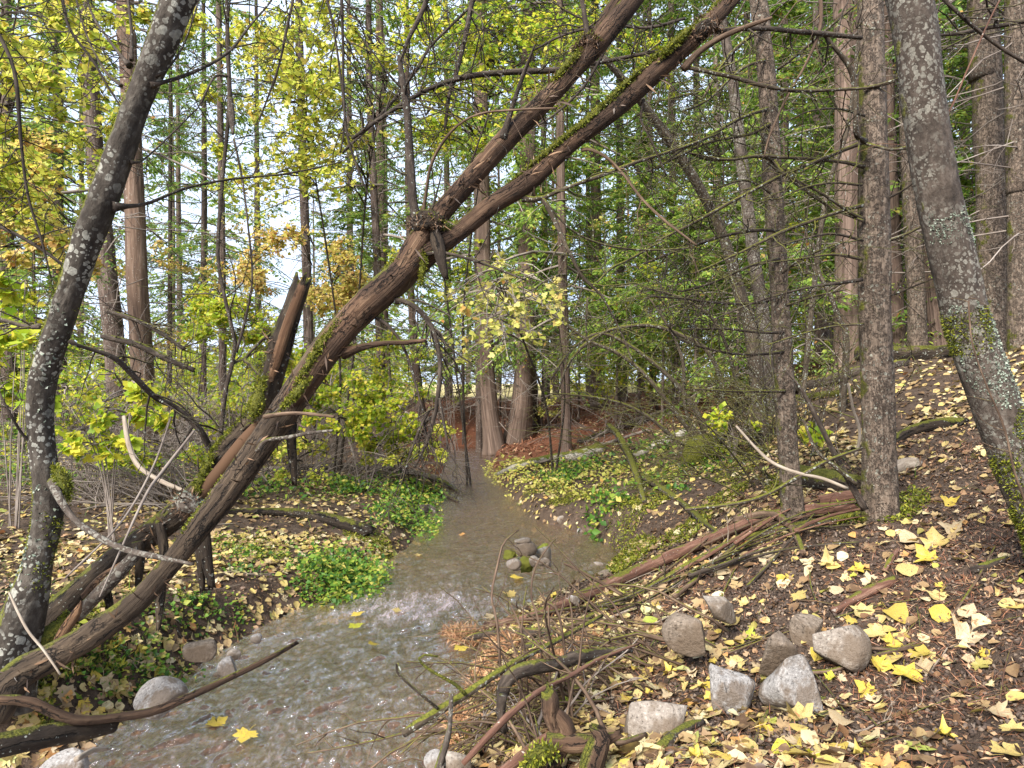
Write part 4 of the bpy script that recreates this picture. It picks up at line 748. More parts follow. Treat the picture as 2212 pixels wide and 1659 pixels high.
# foreground right debris
S('fallen_branch', [(872,1585,2.1,16),(905,1562,2.1,19),(960,1528,2.12,19),(1020,1490,2.16,18),(1080,1450,2.2,16),(1140,1415,2.3,12),(1210,1380,2.4,10),(1300,1330,2.6,7)], 'branch', 'straight mossy branch slanting out over the water at lower middle', abs_=True, sides=12)
S('fallen_branch', [(945,1530,2.1,7),(915,1505,2.05,6),(880,1475,2.03,6),(857,1450,2.02,6),(858,1430,2.02,4),(866,1450,2.0,3)], 'branch', 'curly mossy twig curling up on the left of the mossy branch', abs_=True)
S('fallen_branch', [(1005,1500,2.13,8),(985,1480,2.12,8),(955,1462,2.1,8),(925,1445,2.1,7),(905,1425,2.1,6),(915,1415,2.1,5),(945,1418,2.1,4)], 'mossy', 'hooked moss covered twig above the slanting mossy branch', abs_=True, amp=.4)
S('fallen_branch', [(1000,1650,1.9,12),(1055,1590,1.93,15),(1110,1535,1.98,16),(1170,1490,2.05,13),(1240,1455,2.15,10),(1290,1425,2.2,9),(1380,1390,2.3,6)], 'redstick', 'smooth reddish stick running up from the bottom edge beside the water', abs_=True)
S('fallen_branch', [(1085,1500,2.15,26),(1092,1475,2.16,28),(1115,1452,2.18,30),(1160,1440,2.22,30),(1205,1435,2.28,26),(1245,1420,2.34,30),(1300,1412,2.42,22),(1360,1402,2.5,16)], 'branchdark', 'thick dark curved root arching over orange needles by the water', 'root', abs_=True, sides=14)
S('fallen_branch', [(1085,1500,2.1,22),(1082,1540,2.1,20),(1090,1580,2.1,16)], 'branchdark', 'dark broken end of root standing in the water', 'root', abs_=True)
S('fallen_branch', [(975,1500,2.1,10),(972,1560,2.05,11),(965,1600,2.,16),(940,1680,1.95,18)], 'alder2', 'lichen covered stick rising from the bottom edge by the water', abs_=True, twigs=3)
S('fallen_branch', [(1365,1690,1.75,30),(1410,1640,1.85,30),(1450,1598,1.95,28),(1490,1570,2.05,24),(1520,1560,2.1,14)], 'branchdark', 'dark thick root in front of the pale block boulder', 'root', abs_=True, sides=14, amp=.2)
S('fallen_branch', [(1290,1600,2.,10),(1340,1604,1.98,12),(1395,1588,2.05,12)], 'stick', 'short tan root under the pale block boulder', 'root', abs_=True)
S('fallen_branch', [(1060,1690,1.75,20),(1120,1640,1.8,22),(1170,1600,1.86,20),(1215,1570,1.9,14)], 'redstick', 'reddish broken stick at the bottom edge left of the stump', abs_=True, sides=10)
S('fallen_branch', [(1000,1390,14),(1060,1378,18),(1120,1380,22),(1200,1372,16)], 'branchdark', 'dark wet stick at the water edge under the brush', 'branch', 1, 9)
S('fallen_branch', [(1130,1405,14),(1200,1395,18),(1280,1400,20),(1360,1405,18)], 'branchdark', 'dark stick lying among brush left of the grey boulders', 'branch', .9, 9)
S('fallen_branch', [(1725,1467,10),(1760,1466,11),(1800,1462,10),(1850,1445,9),(1900,1428,9),(1990,1402,6)], 'stick', 'slim brown stick resting against the pointed grey boulder', 'branch', 2.4, 8)
S('fallen_branch', [(1800,1412,6),(1880,1413,7),(1940,1412,7),(1985,1396,5)], 'stick', 'thin brown twig in front of the round white boulder', 'branch', 3, 7)
S('fallen_branch', [(1798,1328,18),(1830,1312,18),(1870,1292,24),(1935,1266,20)], 'redstick', 'chunky bark stick above the round white boulder', 'branch', .8, 10, jag=1.)
S('fallen_branch', [(2055,1340,6),(2090,1295,6),(2125,1240,5),(2150,1188,4)], 'stick', 'thin straight twig leaning on the bare slope at right', 'branch', 3, 6)
S('fallen_branch', [(1728,1540,12),(1760,1530,14),(1785,1518,14)], 'stick', 'short dark stick below the pointed grey boulder', 'branch', 1, 9)
S('fallen_branch', [(1620,1640,8),(1640,1590,8),(1660,1545,8)], 'stick', 'short twig standing among leaves at the bottom right middle', 'branch', 2, 7)
S('fallen_branch', [(1910,1240,10),(1925,1215,12),(1940,1190,9)], 'redstick', 'stubby reddish twig on the slope below the thicker trunk', 'branch', 1, 8)
S('fallen_branch', [(2095,1245,14),(2130,1235,20),(2175,1215,12)], 'branchdark', 'dark bark piece on the slope at the right edge', 'branch', .6, 9)
S('fallen_branch', [(1440,1200,1),(1450,1195,1)], 'stick', 'x') if False else None
S('fallen_branch', [(1410,1200,3.6,5),(1480,1230,3.5,7),(1540,1262,3.4,9)], 'x', 'x', abs_=True) if False else None
S('fallen_branch', [(1146,1217,8),(1205,1250,9),(1260,1275,8),(1290,1280,6)], 'stick', 'thin dark stick dipping into the water right of the cairn', 'branch', 1.5, 7) if False else None
p, r = path([(1218,1217,3.75,5),(1260,1237,3.75,7),(1310,1265,3.75,8),(1345,1285,3.75,9)]); mb = MB(); tube(mb, p, r, 7, None, .15, 30, .2); tag(mb.obj('fallen_branch', M['stick'], None, loc=p[0]), 'thin dark stick over the water right of the stone cairn', 'branch')
# stump
q = P(1225, 1640, 1.83); q[2] = float(H(q[0], q[1])); t = thing('rotten_stump', q, 'gnarled grey rotten stump at the bottom edge with moss and leaves', 'stump')
for L in [[(1205,1590,1.84,26),(1190,1545,1.84,36),(1188,1510,1.84,38),(1182,1492,1.84,26)], [(1170,1690,1.82,30),(1200,1620,1.83,44),(1222,1575,1.84,38),(1195,1535,1.84,26)], [(1180,1600,1.82,30),(1240,1605,1.82,40),(1300,1600,1.82,26),(1340,1585,1.83,12)], [(1270,1700,1.78,46),(1285,1640,1.78,54),(1300,1590,1.79,44),(1278,1570,1.79,18)], [(1130,1690,1.8,22),(1150,1640,1.8,22),(1190,1610,1.82,26)]]:
    limb(t, 'root', L, 'dead', 14, .3, 18, .35, jag=1.)
limb(t, 'moss_patch', [(1140,1650,1.76,20),(1165,1625,1.75,56),(1195,1625,1.75,30)], 'mossy', 14, .8, 40, .4)
# tall bare grass-like stems and brush over the water
for L, lab in [([(1010+84,1440,2.4,6),(1075,1360,2.4,6),(1062,1290,2.45,5),(1075,1220,2.5,5),(1090,1170,2.55,4),(1120,1145,2.6,3)], 'tall bare shoot curving right in front of the cairn'), ([(1180,1420,2.4,5),(1165,1360,2.4,5),(1148,1290,2.45,5),(1155,1230,2.5,4),(1185,1180,2.55,3),(1200,1165,2.6,2)], 'tall bare shoot just right of the cairn'),
 ([(1120,1420,2.4,4),(1128,1350,2.4,4),(1138,1265,2.5,3)], 'short straight bare shoot below the cairn'), ([(1190,1440,2.4,5),(1186,1360,2.4,5),(1187,1310,2.42,4),(1210,1280,2.5,3)], 'bare forked shoot at the water edge'), ([(1240,1390,2.4,6),(1210,1340,2.4,6),(1180,1300,2.42,5),(1160,1270,2.45,4)], 'pale bare shoot leaning left over the water'), ([(1235,1400,2.4,4),(1236,1340,2.4,4),(1230,1290,2.45,3),(1255,1240,2.5,2)], 'fine bare shoot behind the red-brown log end'), ([(1150,1440,2.3,4),(1130,1385,2.3,5),(1100,1300,2.35,3)], 'fine bare shoot leaning left before the cairn')]:
    p, r = path(L); p[0, 2] = H(p[0, 0], p[0, 1])-.03; mb = MB(); C, R = tube(mb, p, r, 6, None, .1, 40, .1); addtwigs(mb, C, R, 5, .2, 0, .3, 0); tag(mb.obj('bare_shoot', M['stick'], None, loc=p[0]), lab, 'twig', 'bare shoots at the water edge')
# ------------------------------------------------------------------ rocks
def rock_mesh(sx, sy, sz, seed, cuts=7, rough=.05, sub=4, bevel=.0, blocky=0):
    import bmesh
    r = np.random.default_rng(seed); bm = bmesh.new(); bmesh.ops.create_icosphere(bm, subdivisions=sub, radius=1)
    V = A([v.co[:] for v in bm.verts]); Fc = np.array([[v.index for v in f.verts] for f in bm.faces]); bm.free()
    if blocky: V = V/np.maximum(np.abs(V).max(1, keepdims=True), 1e-6)**blocky
    for k in range(cuts):
        n = norm(r.normal(0, 1, 3)); dd = r.uniform(.38, .68); e = V@n-dd; V = V-np.where(e > 0, e*.93, 0)[:, None]*n
    V = V*(1+rough*fbm(V*2.2+seed, seed, 4)+rough*.5*fbm(V*7+seed, seed+3, 3))[:, None]
    V = V/np.abs(V).max(0)*A([sx, sy, sz]); return V, Fc
def rock(u, v, d, w, h, mat, label, seed, name='boulder', cuts=11, rough=.035, rz=0., depth=.8, blocky=0., tilt=0., top=None, group=None, sub=4, cat='rock'):
    sx, sz = w/2/F*d, h/2/F*d*1.14; V, Fc = rock_mesh(sx, sx*depth, sz, seed, cuts, rough, sub, 0, blocky)
    if top: V[:, 2] = np.where(V[:, 2] > top*sz, top*sz+(V[:, 2]-top*sz)*.12, V[:, 2])
    if tilt: c, s_ = math.cos(tilt), math.sin(tilt); V = V@A([[c, 0, s_], [0, 1, 0], [-s_, 0, c]])
    if rz: c, s_ = math.cos(rz), math.sin(rz); V = V@A([[c, s_, 0], [-s_, c, 0], [0, 0, 1]])
    q = P(u, v+h*.2, d); mb = MB(); mb.add(V+q, [Fc]); o = mb.obj(name, M[mat], None, loc=q, smooth=sub > 3 and rough < .032); return tag(o, label, cat, group)
def gd(u, v): return float(ground_at(u, v)[1])
rock(1430,1535,2.12,146,150,'rock','pale angular block boulder with a flat top at the lower right',11,cuts=6,blocky=.8,tilt=-.14,depth=.8,top=.55)
rock(1712,1468,2.25,135,150,'rockg','pointed grey boulder with a brown stick against it',23,cuts=9,depth=.6,tilt=.15)
rock(1682,1385,2.45,85,110,'rockb','brown upright block stone behind the pointed boulder',31,cuts=8,blocky=.6,depth=.8)
rock(1808,1378,2.5,140,96,'rock','rounded white topped boulder right of the brown block stone',45,cuts=5,depth=.8)
rock(1570,1465,2.25,130,95,'rockg','flat grey rock partly under maple leaves left of the pointed boulder',52,cuts=8,depth=.7)
rock(1490,1352,2.7,120,80,'rockb','broad pale brown boulder in the soil left of the block stones',63,cuts=6,depth=.8)
rock(1555,1298,2.9,100,52,'rock','flat slanting slab stone above the broad brown boulder',71,cuts=8,tilt=-.5,depth=.7)
rock(1750,1350,2.7,80,80,'rockb','dark soil covered stone between the block stone and white boulder',77,cuts=5)
rock(2120,1416,2.5,42,18,'rockg','small white stone in bare soil at the far right',81,name='stone',cuts=4,sub=3)
rock(348,1492,2.95,112,76,'rockg','large smooth grey stone on the left bank behind the brown branch',91,cuts=3,rough=.03)
rock(432,1396,3.35,72,40,'rockb','low tan stone on the left bank below the hanging stubs',95,cuts=4,rough=.04)
rock(494,1432,3.15,46,42,'rockg','small blue-grey stone at the left water edge',99,cuts=4,rough=.03,name='stone')
rock(505,1410,3.25,30,22,'rock','small pale stone just above the blue-grey stone',103,cuts=4,name='stone',sub=3)
rock(138,1645,2.25,100,70,'rockg','speckled grey stone at the lower left corner',107,cuts=5)
rock(555,1375,3.4,28,20,'rockg','small grey pebble beside the tip of the brown branch',109,cuts=3,name='stone',sub=3)
rock(985,1640,2.15,90,60,'rock','rounded pale stone at the bottom edge beside the water',113,cuts=4,rough=.03)
rock(940,1636,2.2,50,40,'rockg','blue-grey stone left of the rounded pale stone at the bottom',117,cuts=4)
rock(1240,1290,3.7,26,26,'rockg','grey stone at the tip of the red-brown log',119,cuts=4,name='stone',sub=3)
# cairn
CD = 4.6
rock(1140,1196,CD,84,50,'rockm','mossy base boulder of the stone cairn in the water',121,cuts=6)
rock(1128,1180,CD-.12,66,34,'rockb','broad flat stone of the cairn under the capstone',125,cuts=6,group='cairn stones')
rock(1130,1165,CD-.12,38,14,'rock','small pale flat capstone on top of the cairn',131,cuts=4,name='stone',sub=3)
rock(1168,1190,CD-.05,46,48,'rockm','dark stone standing at the right side of the cairn',137,cuts=6)
rock(1100,1195,CD-.1,32,22,'mossy','moss covered lump at the left of the cairn',141,cuts=2,rough=.3,name='mossy_stone')
rock(1133,1212,CD-.25,44,34,'mossy','moss covered lump at the front of the cairn',143,cuts=2,rough=.3,name='mossy_stone')
for k, (u, v, w, h, lab) in enumerate([(1110,1214,34,22,'grey pebble at the left foot of the cairn'),(1152,1208,24,22,'rounded pale pebble at the front right of the cairn'),(1166,1211,30,14,'flat pale pebble right of the rounded cairn pebble'),(1176,1208,26,16,'small tan pebble at the far right of the cairn'),(1184,1217,20,14,'tiny pale pebble in front of the cairn row')]):
    rock(u, v, CD-.35, w, h, 'rock', lab, 150+k, name='pebble', cuts=3, rough=.03, sub=3, group='pebbles at the cairn')
PEB = [(1186,1243,34,18,'flat green-grey pebble in the water below the cairn'),(1290,1222,40,22,'grey pebble at the right water edge near the brush'),(1310,1240,46,26,'brown stone at the right water edge'),(1300,1210,30,18,'small dark pebble above the brown edge stone'),(1240,1152,28,14,'grey pebble on the leafy right shore'),(1228,1162,30,14,'flat slate pebble on the leafy right shore'),(1256,1145,20,14,'blue pebble on the leafy right shore'),(1215,1120,26,18,'round grey pebble below the right bank hollow'),(1275,1225,36,16,'pale wet pebble right of the thin dark stick'),
       (1065,1180,22,8,'half sunk pink pebble left of the cairn'),(1040,1178,18,7,'half sunk pale pebble far left of the cairn'),(880,1300,18,6,'sunken pebble in the riffle'),(820,1268,22,12,'grey pebble at the left bank foot'),(870,1225,26,12,'pale pebble at the left bank foot upstream'),(905,1205,22,10,'tan pebble at the left bank foot by the plants'),(650,1330,20,10,'tiny pebble at the left water line'),(610,1350,16,9,'tiny grey pebble at the left water line'),(470,1455,18,10,'pale pebble by the small blue-grey stone'),(560,1400,18,9,'flat pale pebble at the left water line'),(1255,1300,30,16,'tan pebble before the red-brown log tip'),(1330,1262,26,14,'small pale pebble above the red-brown log')]
for k, (u, v, w, h, lab) in enumerate(PEB):
    q = ground_at(u, v); rock(u, v, q[1], w, h, ['rockg', 'rock', 'rockb'][k % 3], lab, 200+k, name='pebble', cuts=3, rough=.03, sub=3, group='pebbles along the creek')
# ------------------------------------------------------------------ conifers
def spray_cloud(mb, start, dirs, ln, r, npts=9, q=(.10, .035), droop=.08, tp=RHOMB, dens=2):
    """flat conifer sprays: branchlets with herringbone leaflets"""
    W = curves_from(start, dirs, ln, npts, droop, .10, r); n = len(W)
    T = norm(np.gradient(W, axis=1)); up = A([0, 0, 1.])
    S = norm(np.cross(T, up)+1e-6)
    for sgn in (-1, 1):
        for k in range(dens):
            t = np.linspace(.12, 1, npts-1)
            C = W[:, 1:].reshape(-1, 3)+r.normal(0, .008, (n*(npts-1), 3))-(T[:, 1:]*(ln[:, None, None]/npts*k/dens)).reshape(-1, 3)
            D = (T[:, 1:]*.75+sgn*S[:, 1:]*.75).reshape(-1, 3)+r.normal(0, .18, (n*(npts-1), 3))+A([0, 0, -.18])
            Nn = up+r.normal(0, .45, (n*(npts-1), 3))
            L = (q[0]*np.broadcast_to(1.25-t*.75, (n, npts-1))*r.uniform(.6, 1.3, (n, npts-1))).ravel()
            leaves(mb, C, D, Nn, L, L*q[1]/q[0]*2, tp)
    return W
def conifer_parts(Hh, z0, Lmax, nb, seed, nside=8, q=(.11, .03), droop=.35, dead=0, rtrunk=.15, npts=8):
    r = np.random.default_rng(seed); fo = MB(); br = MB()
    z = z0+(Hh-z0)*np.sort(r.uniform(0, 1, nb))**.9; f = (z-z0)/(Hh-z0)
    L = (Lmax*(1-f)**.75+.25)*r.uniform(.6, 1.15, nb); a = np.arange(nb)*2.4+r.normal(0, .4, nb)
    d = np.stack([np.cos(a), np.sin(a), .12-.25*(1-f)+r.normal(0, .1, nb)], -1)
    W = curves_from(np.stack([0*z, 0*z, z], -1), d, L, 7, droop/7, .05, r)
    tubes(br, W, np.clip(L*.011, .006, .05)[:, None]*np.linspace(1, .25, 7)[None], 4)
    T = norm(np.gradient(W, axis=1)); S = norm(np.cross(T, A([0, 0, 1.]))+1e-6)
    for k in range(nside):
        t = .18+.82*(k+r.uniform(0, 1, nb))/nside; ti = np.clip(t*6, 0, 5.99); i0 = ti.astype(int); ff = (ti-i0)[:, None]
        ar = np.arange(nb); C = W[ar, i0]*(1-ff)+W[ar, i0+1]*ff
        for sgn in (-1, 1):
            dd = T[ar, i0]*.7+sgn*S[ar, i0]*r.uniform(.4, 1, nb)[:, None]+A([0, 0, -.15])
            spray_cloud(fo, C, dd, np.clip(L*.45*(1.15-t*.8), .12, .9), r, npts, q, .06, RHOMB, 1)
    if dead:
        z = r.uniform(.8, z0+1.5, dead); a = r.uniform(0, 6.28, dead); Ld = r.uniform(.5, 1.8, dead)
        W = curves_from(np.stack([0*z, 0*z, z], -1), np.stack([np.cos(a), np.sin(a), r.normal(-.15, .2, dead)], -1), Ld, 6, .03, .12, r)
        tubes(br, W, .010*np.linspace(1, .3, 6)[None].repeat(dead, 0), 4)
        S0 = W[:, 1:5].reshape(-1, 3); sel = r.integers(0, len(S0), dead*4)
        W2 = curves_from(S0[sel], rdir(len(sel), .6, r), r.uniform(.15, .6, len(sel)), 4, .02, .2, r); tubes(br, W2, .004*np.linspace(1, .4, 4)[None].repeat(len(W2), 0), 3)
    return fo, br
CR = {}
for nm, a in dict(low=(19, 1.3, 2.6, 104, 1, 7, (.09, .02), .5, 30), mid=(22, 3.4, 2.8, 80, 2, 7, (.09, .02), .4, 46), high=(26, 8., 3.0, 60, 3, 7, (.10, .024), .4, 60), cedar=(22, 1.5, 2.8, 92, 4, 8, (.11, .028), .75, 36), thin=(20, 3.4, 1.5, 60, 5, 6, (.09, .02), .4, 50)).items():
    fo, br = conifer_parts(*a)
    CR[nm] = (fo.merge(br).mesh('crown', [M['needle2' if nm in ('cedar',) else 'needle'], M['twig' if nm != 'low' else 'branch']]),)
_az = [0]
def conifer(px, w, d, mat, crown, label, flare=.25, sides=20, scale=1., name='conifer_tree', group=None, amp=.12, top=None):
    """px: picture points up the trunk, base first"""
    u, v = px[0]; q = P(u, v, d); q[2] = float(H(q[0], q[1])); t = thing(name, q, label, 'tree', group)
    pts = [P(a, b, d) for a, b in px]; pts[0][2] = q[2]-.15
    dz = pts[-1]-pts[-2]; dz = dz/max(dz[2], .2); hgt = 24*scale
    if pts[-1][2] < hgt: pts.append(A([pts[-1][0]+dz[0]*.5*(hgt-pts[-1][2]), d, hgt]))
    r0 = w*.83/2/F*d; zz = A([p[2]-q[2] for p in pts]); rad = r0*np.clip(1.06-.9*zz/hgt, .08, 1.1)
    mb = MB(); tube(mb, pts, rad, sides, .09, amp, 7/max(r0*6, .5), .05, True, flare); mb.obj('trunk', M[mat], t)
    if crown:
        for me in CR[crown]:
            o = bpy.data.objects.new(me.name, me); COL.objects.link(o); o.parent = t
            _az[0] += 1.3; o.rotation_euler[2] = (_az[0]//1.3)*1.9 if False else q[0]*7.3+q[1]*3.1; o.scale = (scale,)*3
            top_ = A(pts[min(2, len(pts)-1)]); 
            ax = (pts[-2][0]-pts[0][0])/max(pts[-2][2]-pts[0][2], 1)
            o.rotation_euler[1] = 0
    return t
C = conifer
C([(318,860),(306,760),(296,600),(290,420),(283,250),(275,80),(268,-100)], 54, 11, 'redbark', 'high', 'stout red-brown conifer trunk behind the curved lichen tree', .3)
C([(262,860),(248,760),(228,560),(208,360),(196,200),(186,0)], 50, 11.8, 'conif', 'mid', 'grey-brown conifer trunk just left of the stout red-brown trunk')
C([(482,800),(480,640),(478,400),(474,120),(472,-100)], 20, 16, 'conif', 'thin', 'slim conifer trunk seen right of the hanging sapling stem', amp=.08)
C([(441,820),(440,600),(440,300)], 13, 18, 'conif', 'thin', 'very slim pole conifer left of the slim conifer trunk', amp=.08)
C([(366,820),(367,600),(368,300)], 12, 18, 'conif', 'thin', 'very slim pole conifer right of the stout red-brown trunk', amp=.08)
C([(672,870),(664,640),(656,400),(648,120),(645,-60)], 26, 14, 'conif', 'high', 'brown conifer trunk behind the yellow leaves left of the dead upright')
C([(828,890),(820,700),(810,460),(800,250),(796,0)], 23, 15, 'conif', 'mid', 'brown conifer trunk between the broken tip and the dead upright')
C([(838,905),(832,800),(826,600),(822,300)], 30, 20, 'cedar', 'mid', 'pale far cedar trunk just behind the hanging forked branch')
C([(915,930),(905,840),(892,720),(884,500),(880,250)], 20, 18, 'cedar', 'mid', 'leaning slim cedar trunk left of the creek end')
C([(1073,972),(1058,880),(1050,760),(1046,600),(1042,300)], 42, 15, 'cedar', 'cedar', 'dark two-toned cedar trunk at the far end of the creek', .5)
C([(1036,950),(1035,860),(1033,700),(1030,400)], 18, 15.5, 'conif', 'mid', 'slender trunk tight against the left of the two-toned cedar')
C([(1116,962),(1128,860),(1135,740),(1138,560),(1140,250)], 50, 15.3, 'cedar', 'cedar', 'broad cedar trunk with flared foot at the centre of the far bank', .7)
C([(1158,930),(1152,840),(1146,700),(1142,400)], 22, 16.2, 'conif', 'mid', 'narrow trunk touching the right of the broad flared cedar')
C([(1224,975),(1222,860),(1218,700),(1214,500),(1210,200)], 25, 12.8, 'cedar', 'cedar', 'reddish slender cedar standing before the red-brown mound')
C([(1293,890),(1290,760),(1288,600),(1286,300)], 34, 19, 'cedar', 'mid', 'dark trunk on the far mound between two thinner trunks')
C([(1271,890),(1271,760),(1270,500)], 14, 20, 'conif', 'thin', 'thin trunk left of the dark trunk on the far mound')
C([(1346,885),(1343,760),(1340,500)], 24, 20, 'conif', 'mid', 'mid-sized trunk right of the dark trunk on the far mound')
C([(1411,874),(1409,700),(1405,400)], 17, 16.5, 'conif', 'low', 'slim trunk with green boughs behind the arching shrub')
C([(1462,868),(1458,700),(1453,400)], 22, 17, 'conif', 'cedar', 'trunk with drooping green boughs right of the slim one behind the arching shrub')
C([(1555,850),(1552,600),(1548,200)], 22, 15, 'conif', 'low', 'green boughed conifer seen between the leaning mossy stems')
C([(1832,770),(1832,600),(1830,300),(1826,0),(1822,-200)], 64, 9., 'cedar', 'high', 'big grey-pink trunk behind and left of the thicker scaly trunk', .3, amp=.09)
C([(1942,760),(1932,560),(1922,300),(1916,0)], 34, 9.3, 'cedar', 'mid', 'pale trunk just right of the thicker scaly trunk', amp=.08)
C([(1985,765),(1975,560),(1964,330),(1955,60),(1950,-100)], 42, 8.6, 'scaly', 'high', 'dark rough trunk between the thicker scaly trunk and the big curved trunk')
C([(2048,768),(2034,690),(2018,560),(2000,400),(1985,200)], 60, 8.9, 'cedar', 'high', 'flared trunk half hidden behind the big curved trunk', .6)
C([(2150,730),(2146,560),(2138,330),(2126,60),(2120,-120)], 72, 7.6, 'scaly', 'high', 'thick upright brown trunk right of the big curved trunk', .3)
C([(2206,790),(2204,560),(2200,300),(2196,60)], 56, 6.9, 'scaly', 'mid', 'rough trunk cut by the right edge of the view', .3)
C([(2178,700),(2178,500),(2176,200)], 16, 11, 'conif', 'low', 'thin dark trunk between the two right-edge trunks')
for u, v, w, d, cr, lab in [(1180,900,20,22,'cedar','distant cedar right behind the narrow trunk on the far bank'),(1385,870,18,24,'cedar','distant conifer behind the far mound left of the slim trunk'),(1510,858,22,21,'cedar','distant conifer behind the green boughed conifer'),(1620,840,24,18,'cedar','conifer with hanging sprays behind the straight grey mossy trunk'),(1700,800,24,14,'cedar','conifer with hanging sprays behind the slender scaly trunk'),
   (1770,780,22,12.5,'low','conifer with low green boughs between the two scaly trunks'),(1780,780,26,19,'cedar','far conifer behind the big grey-pink trunk'),(1900,760,24,15,'cedar','conifer screened by the thicker scaly trunk'),(2090,750,22,13,'cedar','conifer with green sprays behind the big curved trunk'),(2240,740,22,11,'low','green conifer at the far right edge'),(1960,760,22,20,'mid','far conifer behind the dark rough trunk'),
   (970,880,20,24,'cedar','distant conifer behind the creek end left of the two-toned cedar'),(760,880,20,24,'mid','distant conifer behind the broken log tip'),(560,860,18,26,'thin','distant thin conifer behind the orange shrub'),(130,850,30,16,'low','bushy dark conifer behind the curved lichen tree on the left'),(20,850,34,15,'low','bushy dark conifer at the left edge'),(-90,850,34,13,'mid','bushy conifer beyond the left edge'),(390,850,16,27,'thin','thin conifer in the gap left of the sapling')]:
    C([(u,v),(u-2,v-200),(u-5,v-500)], w, d, 'conif', cr, lab)
# hemlock / cedar saplings with feathery boughs
for k, (u, v, d, hh, lab) in enumerate([(1330,905,13,3.6,'feathery young conifer on the far mound behind the arching shrub'),(1500,890,11,3.4,'feathery young conifer right behind the arching shrub'),(1590,870,10,3.2,'young conifer with drooping sprays behind the leaning mossy trunk'),(1740,830,9.5,2.8,'young conifer between the two scaly trunks'),(1000,890,17,4.5,'young conifer overhanging the end of the creek'),(1080,880,19,4.6,'young conifer between the two big cedars'),(1170,905,16,4.0,'young conifer right of the broad flared cedar'),(900,900,19,5.2,'young conifer left of the end of the creek'),(1430,880,12,4.2,'taller young conifer left of the straight grey mossy trunk'),(2100,740,9,2.6,'small young conifer behind the big curved trunk'),(1560,860,12.5,6.5,'tall feathery conifer behind the two leaning mossy trunks'),(1380,900,14,6.0,'tall feathery conifer above the far mound'),(1250,900,16.5,6.5,'tall feathery conifer right of the reddish slender cedar'),(1690,815,10.5,6.0,'tall feathery conifer directly behind the slender scaly trunk'),(1940,755,9.8,5.5,'tall feathery conifer between the thicker scaly and dark rough trunks'),(1840,775,12,6.5,'tall feathery conifer behind the big grey-pink trunk'),(2180,735,9,5.5,'tall feathery conifer at the far right behind the rough trunk'),(760,890,15,6.,'tall feathery conifer behind the leaning log at left of centre'),(70,880,12,6.,'tall feathery conifer behind the golden shrub at the left')]):
    q = P(u, v, d); q[2] = float(H(q[0], q[1])); fo, br = conifer_parts(hh, .35 if hh < 3.3 else 1.5, 1.25 if hh < 5.3 else 1.7, 54 if hh < 5.3 else 80, 40+k, 5, (.085, .022), .5, 0, npts=7)
    t = thing('young_conifer', q, lab, 'tree', 'young conifers in the understorey')
    m2 = MB(); tube(m2, [[0, 0, -.1], [.03, 0, hh*.5], [0, .02, hh]], [.03, .02, .005], 8); o = m2.obj('trunk', M['conif'], None); o.parent = t
    o = fo.merge(br).obj('crown', [M['needle2'], M['twig']], None); o.parent = t
# ------------------------------------------------------------------ broadleaf foliage
def cluster(fo, br, c, r, ntw, nl, size, root=None, flat=.55, tp=MAPLE, droop=.05, thick=.004, upn=.75):
    n = ntw; D = rdir(n, flat); s = c-D*r*rng.uniform(.0, .5, n)[:, None]+rng.normal(0, r*.28, (n, 3))*A([1, 1, flat])
    W = curves_from(s, D, r*rng.uniform(.5, 1.1, n), 6, droop, .2)
    tubes(br, W, thick*np.linspace(1, .35, 6)[None].repeat(n, 0), 3)
    if root is not None:
        k = max(2, n//6); sel = rng.integers(0, n, k); st = np.repeat(root[None], k, 0); e = W[sel, 2]
        tt = np.linspace(0, 1, 8)[None, :, None]; L0 = np.linalg.norm(e-st, axis=1)[:, None, None]
        path_ = st[:, None]*(1-tt)+e[:, None]*tt+np.sin(tt*np.pi)*A([0, 0, .10])*L0+np.cumsum(rng.normal(0, .012, (k, 8, 3)), 1)*L0*np.sin(tt*np.pi)
        tubes(br, path_, thick*2.2*np.linspace(1.1, .35, 8)[None].repeat(k, 0), 4)
    ti = rng.integers(1, 6, (n, nl)); base = W[np.arange(n)[:, None], ti].reshape(-1, 3)
    T = norm(np.gradient(W, axis=1))[np.arange(n)[:, None], ti].reshape(-1, 3); m = len(base)
    dd = T*.5+rdir(m, .5)*.9+A([0, 0, -.25]); sz = size*rng.uniform(.45, 1.25, m)
    off = norm(dd)*(sz*.5)[:, None]*rng.uniform(.3, 1, m)[:, None]
    nn = A([0, -.35, upn])+rng.normal(0, .5, (m, 3))
    leaves(fo, base+off, dd, nn, sz, sz*.95, tp)
def leafy(name, label, cat, base, stems, clusters, leaf, size, matl, twmat='twigdark', ntw=14, nl=9, flat=.55, tp=MAPLE, sr=.02, group=None, rooted=True):
    """base (u,v,d) on the ground; stems picture paths; clusters (u,v,d,rpx)"""
    q = P(*base); q[2] = float(H(q[0], q[1])); t = thing(name, q, label, cat, group); fo = MB(); br = MB(); pts = []
    for S_ in stems:
        p = A([P(*x) for x in S_]); p[0, 2] = float(H(p[0, 0], p[0, 1]))-.05
        st = MB(); Cc, R = tube(st, p, np.linspace(sr, sr*.3, len(p)), 7, .08, .15, 30, .2); pts.append(Cc); st.obj('stem', M['branchdark'] if sr > .012 else M[twmat], t)
    pts = np.vstack(pts)
    for c in clusters:
        cw = P(*c[:3]); r = c[3]/F*c[2]; pool = pts[pts[:, 2] < cw[2]+.3] if (pts[:, 2] < cw[2]+.3).any() else pts
        root = pool[np.argmin(((pool-cw)**2).sum(1))] if rooted else None
        f = c[4] if len(c) > 4 else 1.
        cluster(fo, br, cw, r, max(3, int(ntw*f)), nl, size, root, flat, tp)
    fo.merge(br).obj('crown', [M[matl], M[twmat]], t)
    return t
